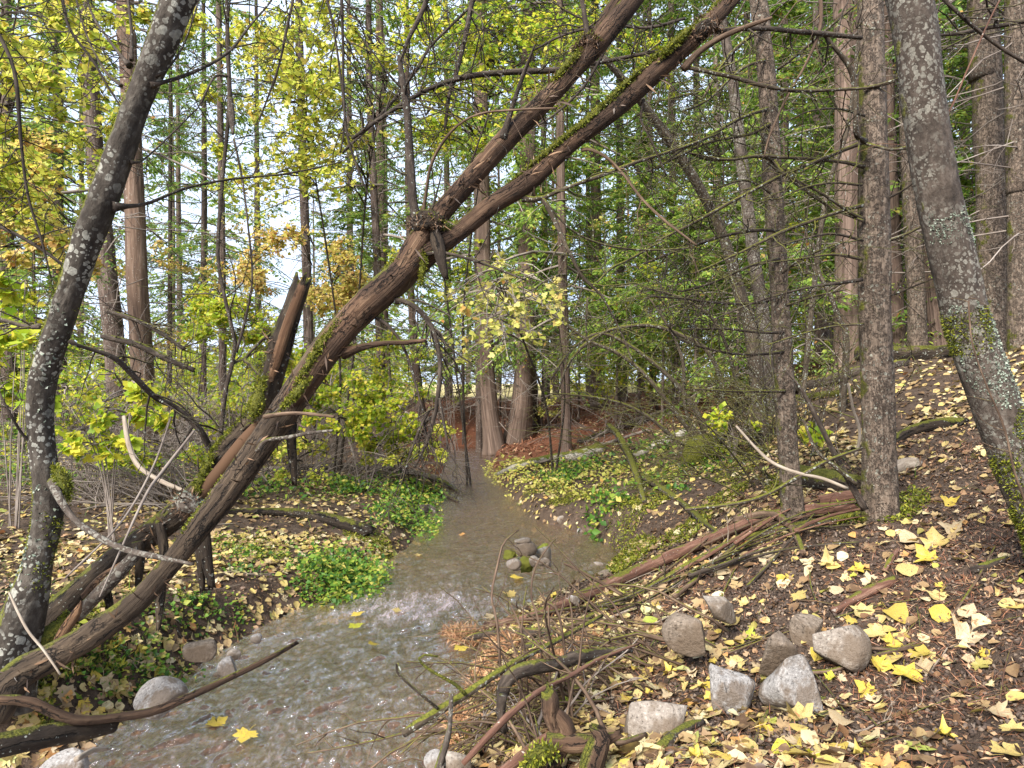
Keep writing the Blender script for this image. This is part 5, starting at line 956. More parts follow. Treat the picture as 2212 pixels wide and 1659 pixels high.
def ring(u, v, d, n, su, sv, r=(48, 88), dd=.7):
    return [(u+su*x, v+sv*y, d+dd*z, rr_) for x, y, z, rr_ in zip(rng.uniform(-1, 1, n), rng.uniform(-1, 1, n), rng.normal(0, 1, n), rng.uniform(*r, n))]
leafy('maple_tree', 'yellow-green maple spreading leaves over the upper left corner', 'tree', (-260,1150,6), [[(-260,1150,6),(-220,700,6),(-120,250,5.8),(-40,-150,5.6)],[(-250,1150,6),(-120,650,6.3),(-20,300,6.2),(60,-100,6)]],
      ring(80,90,5.4,12,110,110)+ring(150,60,5.6,7,130,80)+ring(60,350,6.3,14,90,150)+ring(200,250,6.4,5,70,120)+[(390,60,6,36),(420,40,6.2,30),(300,40,6,40)], None, .05, 'yellow', ntw=15, nl=9, flat=.6)
leafy('maple_tree', 'bright yellow maple crown hanging across the top left of centre', 'tree', (720,1030,9.5), [[(720,1030,9.5),(735,800,9.3),(700,500,8.8),(640,150,8.2),(600,-120,8)],[(730,1030,9.5),(770,700,9.2),(800,350,8.6),(880,0,8)]],
      ring(560,130,7.4,9,70,120)+ring(690,110,7.2,14,100,110)+ring(720,250,7.4,10,90,80)+ring(600,260,8,6,70,80)+ring(690,380,8.2,6,80,50)+ring(530,420,8.5,5,80,60)+[(520,60,7.4,36),(450,200,7.6,30),(470,320,8,30),(850,210,7.2,30),(830,120,7,34),(770,70,7,40)], None, .05, 'yellow', ntw=15, nl=9)
leafy('maple_tree', 'yellow maple crown behind the upper forked limb at the top middle', 'tree', (1010,1020,10.5), [[(1010,1020,10.5),(1000,700,10),(1040,350,9),(1090,-50,8.5)],[(1020,1020,10.5),(960,600,9.8),(920,250,9)]],
      ring(950,70,7.6,10,110,70)+ring(1110,80,7.8,14,110,90)+ring(1240,70,8.4,9,90,60)+ring(900,270,8,6,80,90)+ring(1020,240,8,6,80,70)+ring(1180,180,8.4,5,60,50)+ring(1360,110,9,5,60,60), None, .05, 'lime', ntw=15, nl=9)
leafy('maple_sapling', 'small pale yellow maple hanging over the middle of the creek', 'tree', (1195,1000,10), [[(1195,1000,10),(1180,880,9.6),(1140,760,9),(1090,640,8),(1060,560,7.6)],[(1200,1000,10),(1220,850,9.5),(1200,650,8.6)]],
      ring(1030,690,7,8,90,70,(26,50))+ring(1110,680,7.2,9,100,80,(26,50))+ring(1060,620,7.4,7,90,60,(26,46))+ring(1180,700,7.8,7,90,90,(26,46))+ring(1000,760,7.4,4,60,60,(26,40)), None, .062, 'paleyellow', 'twig', ntw=5, nl=4, flat=.6)
shr = [('orange leaved shrub tree behind the broken log tip', (640,1010,11.5), ring(640,570,11,22,130,70,(26,44))+ring(740,610,10.5,8,50,60,(24,36)), .062, 'gold', 20, 9),
 ('lime yellow shrub left of the broken log', (500,1000,9.8), ring(500,680,9.4,22,90,60,(24,40))+ring(570,740,9.4,8,60,60,(22,34)), .055, 'lime', 22, 10),
 ('bright yellow shrub behind the hanging dead stub', (790,1020,9), ring(740,870,8.8,18,80,60,(22,36))+ring(850,900,9,14,80,60,(22,34)), .055, 'lime', 20, 9),
 ('thin yellow shrub at the creek bend on the left bank', (880,1020,9.5), ring(900,955,9.4,10,60,40,(18,30))+ring(850,985,9,6,60,30,(18,28)), .05, 'yellow', 14, 8),
 ('golden leaved shrub behind the curved lichen tree at left', (60,1000,8.6), ring(60,410,8.4,22,110,110,(28,44))+ring(110,520,8.6,10,90,60,(26,40)), .07, 'gold', 16, 8),
 ('yellow-green shrub with large leaves at the left edge', (30,1080,6), ring(45,770,5.6,10,60,90,(24,40))+ring(20,660,6,6,50,60,(24,36)), .085, 'lime', 9, 6),
 ('low shrub with lime leaf rosettes right of the curved lichen tree', (240,1080,5.6), ring(240,930,5.5,9,90,60,(20,32))+ring(300,880,5.6,4,60,40,(18,28)), .07, 'lime', 7, 7),
 ('scattered yellow shrub behind the stout red-brown trunk', (330,900,12), ring(350,640,12.,8,110,120,(24,36)), .065, 'gold', 12, 7),
 ('thin orange yellow shrub between the red-brown trunk and sapling', (420,900,13), ring(420,560,13,8,90,90,(22,34)), .06, 'gold', 14, 7),
 ('yellow bush under the forked log near the far left bank', (690,960,12), ring(680,800,12,12,60,60,(22,34))+ring(800,790,12.5,10,70,60,(22,32)), .06, 'lime', 16, 8),
 ('pale bush behind the creek end', (960,900,18), ring(950,800,18,8,70,60,(18,28)), .07, 'paleyellow', 14, 7),
 ('yellow-green bush on the far mound', (1400,880,16), ring(1400,790,16,10,110,60,(20,30)), .07, 'lime', 14, 7),
 ('green yellow bush behind the slender scaly trunk', (1600,850,13), ring(1620,760,13,10,120,60,(20,30)), .07, 'lime', 14, 7),
 ('leafy low bush between the two scaly trunks', (1770,985,5.5), ring(1765,950,5.5,6,40,30,(14,24)), .05, 'lime', 8, 6),
 ('sparse yellow bush at the foot of the arching shrub', (1580,960,7), ring(1600,930,7,7,70,40,(16,28)), .055, 'lime', 9, 6),
 ('pale round bush between the far cedars and the mound', (1190,905,16), ring(1195,880,16,5,25,18,(14,22)), .06, 'paleyellow', 14, 7),
 ('airy lime shrub between the far cedars and the arching shrub', (1330,905,15), ring(1320,720,15,14,130,130,(24,42)), .07, 'lime', 12, 7),
 ('airy lime sapling behind the leaning mossy trunk', (1480,880,13), ring(1480,640,13,14,140,150,(26,44)), .065, 'lime', 12, 7),
 ('green leafed sapling left of the two-toned cedar', (985,900,16), ring(960,640,16,14,110,140,(24,42)), .075, 'lime', 12, 7),
 ('green yellow sapling over the creek end', (1090,905,17), ring(1090,520,16,14,130,120,(26,46)), .075, 'lime', 12, 7),
 ('light green sapling between the two scaly trunks', (1800,780,11), ring(1790,560,11,12,110,180,(26,44)), .055, 'lime', 12, 7),
 ('light green sapling beyond the big curved trunk', (2100,740,10), ring(2090,520,10,9,90,180,(26,44)), .05, 'lime', 10, 7),
 ('sunny yellow shrub behind the mossy log on the left bank', (620,1060,8.6), ring(600,990,8.5,12,110,40,(20,34)), .05, 'yellow', 12, 7),
 ('low yellow-green bush left of the mossy bank log', (420,1060,7.4), ring(420,1000,7.3,10,90,36,(18,30)), .045, 'lime', 11, 7),
 ('pale green sapling in the gap behind the twin leaning stems', (1560,870,15), ring(1580,480,15,14,120,160,(30,52)), .075, 'lime', 12, 7),
 ('pale yellow sapling behind the arching shrub stems', (1420,880,14), ring(1400,560,14,12,120,120,(28,48)), .07, 'paleyellow', 9, 6),
 ('yellow-green shrub right in front of the left brush', (330,1030,7.6), ring(340,960,7.4,10,110,50,(20,34)), .05, 'lime', 12, 7),
 ('yellow-green shrub under the curved dead bough at left', (200,1020,7.8), ring(200,900,7.6,10,100,70,(20,34)), .05, 'lime', 12, 7),
 ('fresh green bush at the left edge behind the curved tree', (30,1050,8), ring(30,920,7.8,10,80,70,(22,36)), .06, 'lime', 12, 7),
 ('airy yellow shrub left of the bare brush behind the log', (560,1000,9), ring(560,880,9,10,80,70,(22,34)), .05, 'lime', 12, 7),
 ('light airy yellow bush behind the dead brush at left', (440,960,11), ring(440,850,11,12,130,60,(24,40)), .055, 'lime', 14, 8),
 ('light yellow bush behind the brush at the curved tree', (200,960,11), ring(200,820,11,12,110,70,(24,40)), .06, 'lime', 14, 8),
 ('tall yellow bush far behind the curved lichen tree', (150,900,14), ring(150,640,14,12,100,120,(26,38)), .075, 'gold', 14, 7)]
for lab, b, cl, sz, mt, ntw, nl in shr:
    us = [c[0] for c in cl]; vs = [c[1] for c in cl]
    stems = [[(b[0]+o, b[1], b[2]), (b[0]*.6+uu*.4+o, b[1]*.6+vv*.4, b[2]), (uu, vv, b[2])] for o, uu, vv in [(rng.uniform(-12, 12), rng.uniform(min(us), max(us)), rng.uniform(min(vs), sum(vs)/len(vs))) for _ in range(6)]]
    leafy('shrub', lab, 'shrub', b, stems, cl, None, sz, mt, 'twig' if mt == 'lime' else 'twigdark', ntw, nl, .7, MAPLE if sz > .065 else FOLD, .007, 'autumn shrubs along the creek')
# bare twiggy brush
def brush(u, v, d, n, L, lean, label, seed, mat='twig', spread=.6, second=5, droop=.10):
    r = np.random.default_rng(seed); q = P(u, v, d); q[2] = float(H(q[0], q[1])); mb = MB()
    st = q+r.normal(0, spread*.5, (n, 3))*A([1, .7, 0]); st[:, 2] = H(st[:, 0], st[:, 1])-.03
    D = norm(A(lean)+r.normal(0, .42, (n, 3))); D[:, 2] = np.abs(D[:, 2])+.15
    W = curves_from(st, D, L*r.uniform(.4, 1.15, n), 9, droop, .10, r); tubes(mb, W, (.0075*r.uniform(.5, 1.2, n))[:, None]*np.linspace(1, .3, 9)[None], 4)
    S0 = W[:, 2:8].reshape(-1, 3); T0 = norm(np.gradient(W, axis=1))[:, 2:8].reshape(-1, 3); sel = r.integers(0, len(S0), n*second)
    W2 = curves_from(S0[sel], T0[sel]+rdir(len(sel), .8, r)*.9, L*.34*r.uniform(.3, 1.2, len(sel)), 6, droop*.6, .14, r); tubes(mb, W2, .0032*np.linspace(1, .4, 6)[None].repeat(len(W2), 0), 3)
    return tag(mb.obj('bare_shrub', M[mat], None, loc=q), label, 'shrub', 'bare brush on the banks')
for k, (u, v, d, n, L, lean, lab) in enumerate([(260,1010,7.5,40,2.2,(-.5,.1,.6),'tangled bare grey brush right of the curved lichen tree'),(420,1020,7.5,44,2.3,(-.8,.1,.55),'dense bare grey brush left of the broken log'),(540,1030,8.5,34,2.2,(-.7,0,.6),'bare brush directly behind the broken log'),(160,1000,8,44,2.2,(.5,.1,.6),'bare brush behind the curved lichen tree'),(330,960,10,34,2.4,(.3,0,.7),'bare brush in front of the stout red-brown trunk'),(650,1010,9.5,46,2.0,(.5,0,.6),'bare twiggy brush below the forked log'),
   (760,990,10.5,44,1.9,(.4,0,.6),'bare brush by the far left water edge'),(870,985,11.5,36,1.7,(-.4,0,.6),'thin bare brush left of the creek bend'),(940,985,14.5,30,1.5,(-.3,-.2,.6),'bare root-like brush over the creek end'),(1450,985,8.5,20,2.0,(-.8,0,.5),'bare brush under the arching shrub'),(1560,990,7,20,1.6,(-.7,0,.6),'bare brush right of the arching shrub'),(1640,960,7,36,1.6,(-.3,0,.8),'bare brush left of the slender scaly trunk'),
   (1340,930,13,18,1.8,(-.6,-.2,.35),'grey brushwood heaped before the far mound'),(1780,860,6.5,26,1.4,(-.3,0,.9),'upright bare brush between the scaly trunks'),(1700,900,5.2,22,1.3,(-.6,0,.7),'fine bare brush at the slender scaly trunk')]):
    brush(u, v, d, n, L, lean, lab, 300+k, 'branch' if u > 1400 else 'twig')
tw = [(1140,1395,2.45,12,.6,(.1,.1,.6),'fine twiggy brush at the water edge in the lower middle'),(1240,1390,2.6,34,.8,(-.7,0,.35),'dead brush lying below the red-brown log'),(1320,1370,2.7,26,.8,(-.9,0,.25),'dead twigs lying right of the water edge brush'),(1420,1330,2.9,24,.9,(-.9,.2,.2),'dead twigs between the log and the pale brown boulder'),(1180,1500,2.1,18,.6,(-.6,.2,.3),'twigs heaped above the rotten stump')]
for k, (u, v, d, n, L, lean, lab) in enumerate(tw): brush(u, v, d, n, L, lean, lab, 400+k, 'stick' if k else 'twig', .25, 3, .12)
# ------------------------------------------------------------------ the far wood: one mass beyond 26 m
def far_wood():
    r = np.random.default_rng(77); fo, br, tr = MB(), MB(), MB()
    base = [conifer_parts(26, z0, 3.2, 74, 900+i, 5, (.26, .07), .5, 14, npts=5) for i, z0 in enumerate((2.0, 5.0, 3.0))]
    n = 0
    for k in range(96):
        a = math.radians(r.uniform(-48, 50)); d = r.uniform(24, 62)
        if a < math.radians(-6) and r.uniform() < .62: continue
        if math.radians(-9) < a < math.radians(3) and d < 44: continue
        x, y = d*math.sin(a), d*math.cos(a); z = float(H(x, y, False)); s = r.uniform(.75, 1.3); rot = r.uniform(0, 6.28); c, sn = math.cos(rot), math.sin(rot); Rm = A([[c, sn, 0], [-sn, c, 0], [0, 0, 1]])*s
        b = base[int(r.integers(0, 3))]
        for src, dst in zip(b, (fo, br)):
            dst.merge(src, 0, Rm, A([x, y, z]))
        tube(tr, [[x, y, z-.3], [x+.1, y, z+8], [x, y, z+22*s]], [.14*s, .11*s, .03], 8, 2.)
    # undergrowth between the trunks
    m = 1700; a = np.radians(np.where(r.uniform(0, 1, m) < .4, r.uniform(-48, -8, m), r.uniform(-48, 50, m))); d = r.uniform(21, 46, m); x, y = d*np.sin(a), d*np.cos(a); keep = ~((np.abs(np.degrees(a)+3) < 5.5) & (d < 46))
    x, y = x[keep], y[keep]; z = H(x, y, False); un = MB()
    for x_, y_, z_ in zip(x, y, z):
        k = 26; p = A([x_, y_, z_])+r.normal(0, 1, (k, 3))*A([.8, .8, .0])+A([0, 0, 1])*r.uniform(.1, 2.3, (k, 1)); leaves(un, p, rdir(k, .6, r), A([0, -.3, 1])+r.normal(0, .5, (k, 3)), r.uniform(.1, .26, k), r.uniform(.08, .2, k), FOLD)
    fo.merge(br, 1).merge(tr, 2).merge(un, 3); o = fo.obj('far_wood', [M['needle2'], M['twig'], M['conif'], M['lime']]); tag(o, 'pale green far wood closing the view behind the creek', 'forest', None, 'stuff')  # lighter needle colour paints a haze-like brightness into the far crowns
far_wood()
# ------------------------------------------------------------------ leaf litter, needles, plants
def gnormal(x, y, e=.03):
    hx = (H(x+e, y)-H(x-e, y))/(2*e); hy = (H(x, y+e)-H(x, y-e))/(2*e); return norm(np.stack([-hx, -hy, np.ones_like(hx)], -1))
def scatter(n, r0, r1, a0, a1, r, pw=1.):
    t = r.uniform(0, 1, n)
    rad = (r0**pw+(r1**pw-r0**pw)*t)**(1/pw); a = np.radians(r.uniform(a0, a1, n)); return rad*np.sin(a), rad*np.cos(a)
def patchy(x, y, sc, seed): return vnoise(np.stack([x*sc, y*sc, x*0], -1), seed)
r = np.random.default_rng(5)
def bare(x, y):   # where the soil shows: lower right slope
    return sstep(.1, 1.3, x-.10*y)*sstep(4.6, 3.0, y)
lit = MB(); OV = [OVATE, maple(.22, 3), maple(.12, 4), MAPLE]
for (n, r0, r1, pw) in ((24000, 1.5, 6.5, 1.3), (26000, 6., 13., 1.5), (9000, 12, 26, 1.6)):
    x, y = scatter(n, r0, r1, -47, 47, r, pw); s = sdist(x, y)
    den = np.clip(.62+.75*patchy(x, y, 1.6, 3)+.35*patchy(x, y, 6, 4), .03, 1)
    den *= 1-.80*bare(x, y); den *= np.where(s < .03, .0, 1); den *= 1-.82*(sstep(9.5, 12.5, y-.25*np.abs(x-1.5))*sstep(-2.5, -1, x))
    den *= np.where((x > 0) & (y < 3.2), .75, 1.)
    k = r.uniform(0, 1, n) < den; x, y = x[k], y[k]; m = len(x); z = H(x, y)
    N = norm(gnormal(x, y)+r.normal(0, .26, (m, 3))); D = np.cross(N, rdir(m, 1, r)); sz = r.uniform(.02, .07, m)*np.where(r.uniform(0, 1, m) < .12, 1.35, 1)
    kind = r.integers(0, 4, m) if r0 < 10 else np.full(m, 3)
    if r0 >= 5: kind = np.where(r.uniform(0, 1, m) < .6, 0, 3)
    kind = np.where(r.uniform(0, 1, m) < .45, 0, kind)
    p = np.stack([x, y, z+.008+.012*r.uniform(0, 1, m)], -1)
    for q in range(4): j = kind == q; leaves(lit, p[j]-D[j]*sz[j, None]*.4, D[j], N[j], sz[j], sz[j]*(.85 if q == 0 else .95), OV[q])
tag(lit.obj('leaf_litter', M['litter'], None), 'carpet of fallen yellow and cream leaves on both banks', 'leaf litter', None, 'stuff')
deb = MB()
def strips(mb, n, r0, r1, a0, a1, ln, wd, pw=1.5, mask=None, lift=.006, tilt=.18, tp=RHOMB):
    x, y = scatter(n, r0, r1, a0, a1, r, pw); s = sdist(x, y); k = (s > .02)
    if mask is not None: k &= r.uniform(0, 1, n) < mask(x, y)
    x, y = x[k], y[k]; m = len(x); z = H(x, y); N = norm(gnormal(x, y)+r.normal(0, tilt, (m, 3))); D = np.cross(N, rdir(m, 1, r))
    L = r.uniform(*ln, m); leaves(mb, np.stack([x, y, z+lift*r.uniform(.3, 1.5, m)], -1), D, N, L, r.uniform(*wd, m), tp)
strips(deb, 50000, 1.2, 6, -47, 47, (.008, .035), (.004, .016), 1.3, tilt=.5)
strips(deb, 12000, 5, 14, -47, 47, (.02, .07), (.008, .03), 1.5, tilt=.5)
strips(deb, 3500, 1.3, 7, -47, 47, (.02, .05), (.015, .035), 1.3, tilt=.4, tp=OVATE)
OCTA = tmpl([(0, .5, 0), (1, .1, .0), (.5, -.55, .1), (.1, -.2, 0), (.45, .05, .5), (.5, 0, -.3)], [np.array([[0, 1, 4], [1, 2, 4], [2, 3, 4], [3, 0, 4], [1, 0, 5], [2, 1, 5], [3, 2, 5], [0, 3, 5]])])
crm = MB(); strips(crm, 52000, 1.2, 5.5, -8, 47, (.006, .026), (.006, .02), 1.2, lambda x, y: np.clip(.55+.6*patchy(x, y, 3, 31), .08, 1), .004, .6, OCTA)
g = G('crumbly_soil'); ri = g.n('ShaderNodeNewGeometry').outputs['Random Per Island']; g.bsdf(g.ramp(ri, [(0, (.025, .017, .013)), (.6, (.075, .052, .04)), (1, (.16, .12, .09))]), .95)
tag(crm.obj('soil_crumbs', g.m, None, smooth=False), 'dark crumbly soil clods on the right slope', 'soil', None, 'stuff')
tag(deb.obj('brown_debris', M['brownlitter'], None), 'crumbs of brown bark and rotting leaves on the soil', 'debris', None, 'stuff')
ndl = MB(); strips(ndl, 40000, 1.2, 5.5, -5, 47, (.02, .075), (.0012, .003), 1.2, lambda x, y: np.clip(.5+patchy(x, y, 2.3, 8), .1, 1), .012, .3)
def spot(mb, u, v, ru, rv, n, ln, wd, lift=.02, water=False, tilt=.3, tp=RHOMB):
    a = r.uniform(0, 6.28, n); q = np.sqrt(r.uniform(0, 1, n)); uu = u+ru*q*np.cos(a); vv = v+rv*q*np.sin(a)
    c = ground_at(u, v); d0 = c[1]; zc = c[2]; d = (EYE-zc)*F/(vv-CV); x = (uu-CU)/F*d; y = d
    z = np.maximum(H(x, y), .012 if water else -9); N = norm(gnormal(x, y)*(0 if water else 1)+A([0, 0, .3])+r.normal(0, tilt, (n, 3))); D = np.cross(N, rdir(n, 1, r))
    leaves(mb, np.stack([x, y, z+lift*r.uniform(.1, 1, n)], -1), D, N, r.uniform(*ln, n), r.uniform(*wd, n), tp)
tag(ndl.obj('needle_litter', M['redlitter'], None), 'thin reddish conifer needles strewn over the bare right slope', 'needles', None, 'stuff')
om = MB()
for u, v, ru, rv, n in [(1130,1470,60,26,1500),(1200,1440,80,22,1500),(1010,1385,45,16,800),(1080,1400,50,18,700),(1060,1440,50,22,900),(1000,1575,34,36,900),(990,1605,24,20,400),(1240,1400,60,16,600),(985,1372,34,10,300)]: spot(om, u, v, ru, rv, n, (.025, .09), (.003, .008), .03, True)
tag(om.obj('orange_needle_mat', M['orangelitter'], None), 'mat of orange cedar needles caught at the water edge by the sticks', 'needles', None, 'stuff')
rm = MB(); strips(rm, 30000, 9.5, 24, -14, 40, (.05, .16), (.02, .05), 1.4, lambda x, y: sstep(9.5, 12.5, y-.25*np.abs(x-1.5))*sstep(-4., -1.5, x)*np.clip(.7+patchy(x, y, .8, 12), 0, 1), .03, .45)
tag(rm.obj('red_leaf_litter', M['redlitter'], None), 'red-brown needle and leaf litter covering the far mound', 'leaf litter', None, 'stuff')
# green plants
ms = MB()
for u, v, ru, rv, n in [(1370,1190,50,26,2500),(1350,1130,40,20,1500),(1400,1085,60,20,2000),(1250,1075,70,12,1800),(1180,1062,60,8,1200),(1480,1150,60,20,1500),(1600,1000,60,20,1500),(1700,1045,50,16,1500),(1430,1030,70,14,1500),(1850,1110,60,12,1500),(820,1180,30,14,1000),(780,1160,40,12,1000),(170,1330,90,30,1500),(110,1380,60,20,1500),(560,1190,70,20,1000),(1560,1080,60,14,1200),(60,1480,60,16,900),(1340,1225,30,20,1200),(1950,1100,60,14,900)]: spot(ms, u, v, ru, rv, n, (.012, .035), (.006, .014), .03, False, .9)
tag(ms.obj('moss', M['mossleaf'], None), 'ragged patches of yellow-green moss on the banks', 'moss', None, 'stuff')
gc = MB(); gst = MB()
def plant_patch(mb, u, v, ru, rv, n, size, hgt, tp=FOLD):
    n = int(n*.8); ru *= 1.25; rv *= 1.2; a = r.uniform(0, 6.28, n); q = r.uniform(0, 1, n)**.8; c = np.array([ground_at(u+ru*qq*math.cos(aa), v+rv*qq*math.sin(aa)) for aa, qq in zip(a, q)])
    per = 14; hs = np.repeat(r.uniform(.25, 1.2, n), per); ls = np.repeat(r.uniform(.45, 1.2, n), per); c = np.repeat(c, per, 0); m = len(c); c = c+r.normal(0, 1, (m, 3))*A([size*1.5, size*1.5, 0]); c[:, 2] = np.maximum(H(c[:, 0], c[:, 1]), 0)+r.uniform(.1, 1, m)*hgt*hs
    s = sdist(c[:, 0], c[:, 1]) > -.06; c = c[s]; ls = ls[s]; m = len(c)
    leaves(mb, c, rdir(m, .5, r), A([0, -.45, 1])+r.normal(0, .45, (m, 3)), size*ls*r.uniform(.5, 1.3, m), size*ls*.8*r.uniform(.6, 1.2, m), tp)
for u, v, ru, rv, n, sz, h in [(740,1262,80,40,130,.045,.16),(790,1250,40,40,50,.045,.16),(700,1225,50,28,40,.045,.12),(690,1290,50,14,30,.04,.08),(900,1095,60,26,90,.05,.18),(870,1070,60,18,70,.06,.2),(935,1145,36,20,50,.045,.12),(850,1120,50,22,50,.05,.15),(60,1010,70,50,60,.075,.22),(40,960,60,30,40,.08,.3),(250,1000,90,40,60,.065,.2),(160,1040,60,30,30,.06,.18),(330,1010,70,30,30,.06,.2),(450,1060,60,30,30,.05,.15),(420,1330,110,40,40,.035,.06),(240,1440,90,40,36,.035,.06),(540,1200,110,40,50,.035,.07),(320,1470,80,30,30,.035,.06),(1300,1118,22,16,22,.075,.2),(1195,1040,60,16,40,.06,.15),(1280,1010,80,16,40,.07,.15),(1400,975,60,14,24,.07,.15),(1520,1010,40,20,24,.05,.12),(2190,700,40,20,30,.09,.3),(2020,735,60,16,30,.09,.3),(1420,1040,80,30,30,.05,.1),(600,1060,110,24,50,.06,.15),(760,1060,60,16,40,.06,.18)]:
    plant_patch(gc, u, v, ru, rv, n, sz, h)
tag(gc.obj('ground_cover', M['green'], None), 'low green leafy plants along the left bank and water edge', 'ground cover', None, 'stuff')
yc = MB()
for u, v, ru, rv, n, sz, h in [(1110,1008,60,10,22,.07,.12),(1190,1015,70,14,20,.065,.08),(1080,1025,40,10,20,.07,.10),(1130,1050,60,12,16,.055,.12),(1210,1050,70,20,18,.055,.10),(1260,1075,60,20,14,.055,.10),(880,985,60,14,30,.07,.3),(1320,1030,70,20,30,.07,.12)]: plant_patch(yc, u, v, ru, rv, n, sz, h)
tag(yc.obj('yellow_ground_cover', M['paleyellow'], None), 'pale yellow leafy cover on the bank at the right of the creek bend', 'ground cover', None, 'stuff')
gr = MB(); x, y = scatter(9000, 2.6, 13, -46, 44, r, 1.3); s = sdist(x, y); k = (s > .05) & (r.uniform(0, 1, len(x)) < np.clip(np.where(x < .2, .45, .12)+.7*patchy(x, y, 1.1, 21), 0, 1)*(1-bare(x, y)))
x, y = x[k], y[k]; m = len(x); p = np.stack([x, y, H(x, y)-.005], -1); W = curves_from(p, rdir(m, .2, r)*.7+A([0, 0, .9]), r.uniform(.05, .2, m), 4, .35, .1, r); S_ = norm(np.cross(W[:, -1]-W[:, 0], A([0, 0, 1.]))+1e-5)
wv = np.linspace(1, .15, 4)[None, :, None]*.0026*S_[:, None]; V = np.stack([W-wv, W+wv], 2).reshape(-1, 3); b_ = (np.arange(m)*8)[:, None]+(np.arange(3)*2)[None]; gr.add(V, [np.stack([b_, b_+1, b_+3, b_+2], -1).reshape(-1, 4)])
tag(gr.obj('grass', M['green'], None), 'thin green grass blades among the leaves on the left bank', 'grass', None, 'stuff')
# loose twigs on the ground, each one its own
def tw_label(p): 
    n = LM[np.argmin([np.hypot(*(p-q)) for _, q in LM])]; return n
LM = [(o.get('label'), A(o.location[:2])) for o in list(COL.objects) if o.parent is None and o.get('label') and o.get('category') in ('rock', 'log', 'stump', 'tree') and A(o.location[:2])[1] < 7.5 and not o.get('group')]
LM = [(a, b) for a, b in LM if len(a.split()) <= 99]
SHORT = {}
for a, b in LM:
    pass
NAMES = [('pale block boulder', 1430, 1535), ('pointed grey boulder', 1712, 1490), ('round white boulder', 1808, 1400), ('brown block stone', 1682, 1410), ('flat leafy grey rock', 1570, 1490), ('broad brown boulder', 1490, 1370), ('slab stone', 1555, 1310), ('rotten stump', 1225, 1620), ('big curved trunk', 2200, 1230), ('thicker scaly trunk', 1905, 1120), ('slender scaly trunk', 1718, 1125), ('left bank smooth stone', 348, 1520), ('tan bank stone', 432, 1410), ('curved lichen tree', 60, 1440), ('rotten corner log', 100, 1600), ('red-brown log', 1400, 1250), ('hanging stubs', 400, 1330), ('small white soil stone', 2120, 1420), ('chunky bark stick', 1870, 1295), ('slim brown stick', 1900, 1435), ('straight slope twig', 2110, 1270), ('arched dark root', 1150, 1460), ('stone cairn', 1140, 1230), ('green plant clump', 740, 1290)]
LMK = [(n, A(ground_at(u, v)[:2])) for n, u, v in NAMES]
seen = {}
ORD = ['nearest', 'second nearest', 'third nearest', 'fourth nearest', 'fifth nearest', 'sixth nearest', 'seventh nearest', 'eighth nearest', 'ninth nearest', 'tenth nearest', 'eleventh nearest', 'twelfth nearest', 'thirteenth nearest', 'fourteenth nearest', 'fifteenth nearest', 'sixteenth nearest', 'seventeenth nearest', 'eighteenth nearest', 'nineteenth nearest', 'twentieth nearest']
def label_all(items):
    """items: (object, words, xy): name the nearest landmark, the side it lies on, and its rank there"""
    from collections import defaultdict
    bucket = defaultdict(list)
    for o, wds, xy in items:
        k = int(np.argmin([np.hypot(*(xy-q)) for _, q in LMK])); dx, dy = xy-LMK[k][1]; sx = dx-dy*LMK[k][1][0]/max(LMK[k][1][1], .1)
        side = ('right of' if sx > 0 else 'left of') if abs(sx) > abs(dy) else ('beyond' if dy > 0 else 'in front of')
        bucket[(wds, side, k)].append((np.hypot(dx, dy), o))
    for (wds, side, k), L in bucket.items():
        L.sort(key=lambda z: z[0])
        for i_, (_, o) in enumerate(L): o['label'] = wds+(' ' if len(L) == 1 else ', '+ORD[min(i_, 19)]+' such, ')+side+' the '+LMK[k][0]
items = []
for i_ in range(90):
    right = i_ % 3 > 0
    u, v = (r.uniform(1050, 2200), r.uniform(1230, 1650)) if right else (r.uniform(150, 900), r.uniform(1120, 1420))
    g_ = ground_at(u, v)
    if sdist(A(g_[0]), A(g_[1])) < .05: continue
    L = r.uniform(.12, .5); a = r.normal(.5, .6) if right else r.uniform(0, 3.14); th_ = r.uniform(.002, .0055)
    t_ = np.linspace(-.5, .5, 6); bend = r.normal(0, .12); xx = g_[0]+L*(t_*math.cos(a)-bend*(t_**2)*math.sin(a)); yy = g_[1]+L*(t_*math.sin(a)+bend*t_**2*math.cos(a))
    zz = H(xx, yy); lin = np.linspace(zz[0], zz[-1], 6); zz = np.maximum(zz, lin*.6+zz*.4)+th_*1.5+.004
    mt, wd_ = [('stick', 'brown'), ('branchdark', 'dark'), ('pale', 'pale bleached'), ('redstick', 'reddish'), ('branch', 'mossy')][int(r.integers(0, 5))]
    mb = MB(); Cc, R_ = tube(mb, np.stack([xx, yy, zz], -1), np.linspace(th_, th_*.5, 6), 6, None, .15, 50, .2)
    if r.uniform() < .5: addtwigs(mb, Cc, R_, 3, L*.3, 0, .2, 0)
    o = mb.obj('twig', M[mt], None, loc=[g_[0], g_[1], float(zz[2])]); tag(o, None, 'twig', 'loose twigs lying on the banks'); items.append((o, ('short ' if L < .26 else 'long ')+wd_+' twig lying', A(g_[:2])))
ax0, ax1 = A(ground_at(1220, 1335)[:2]), A(ground_at(1850, 1125)[:2]); dr = norm(ax1-ax0); an = math.atan2(dr[1], dr[0])
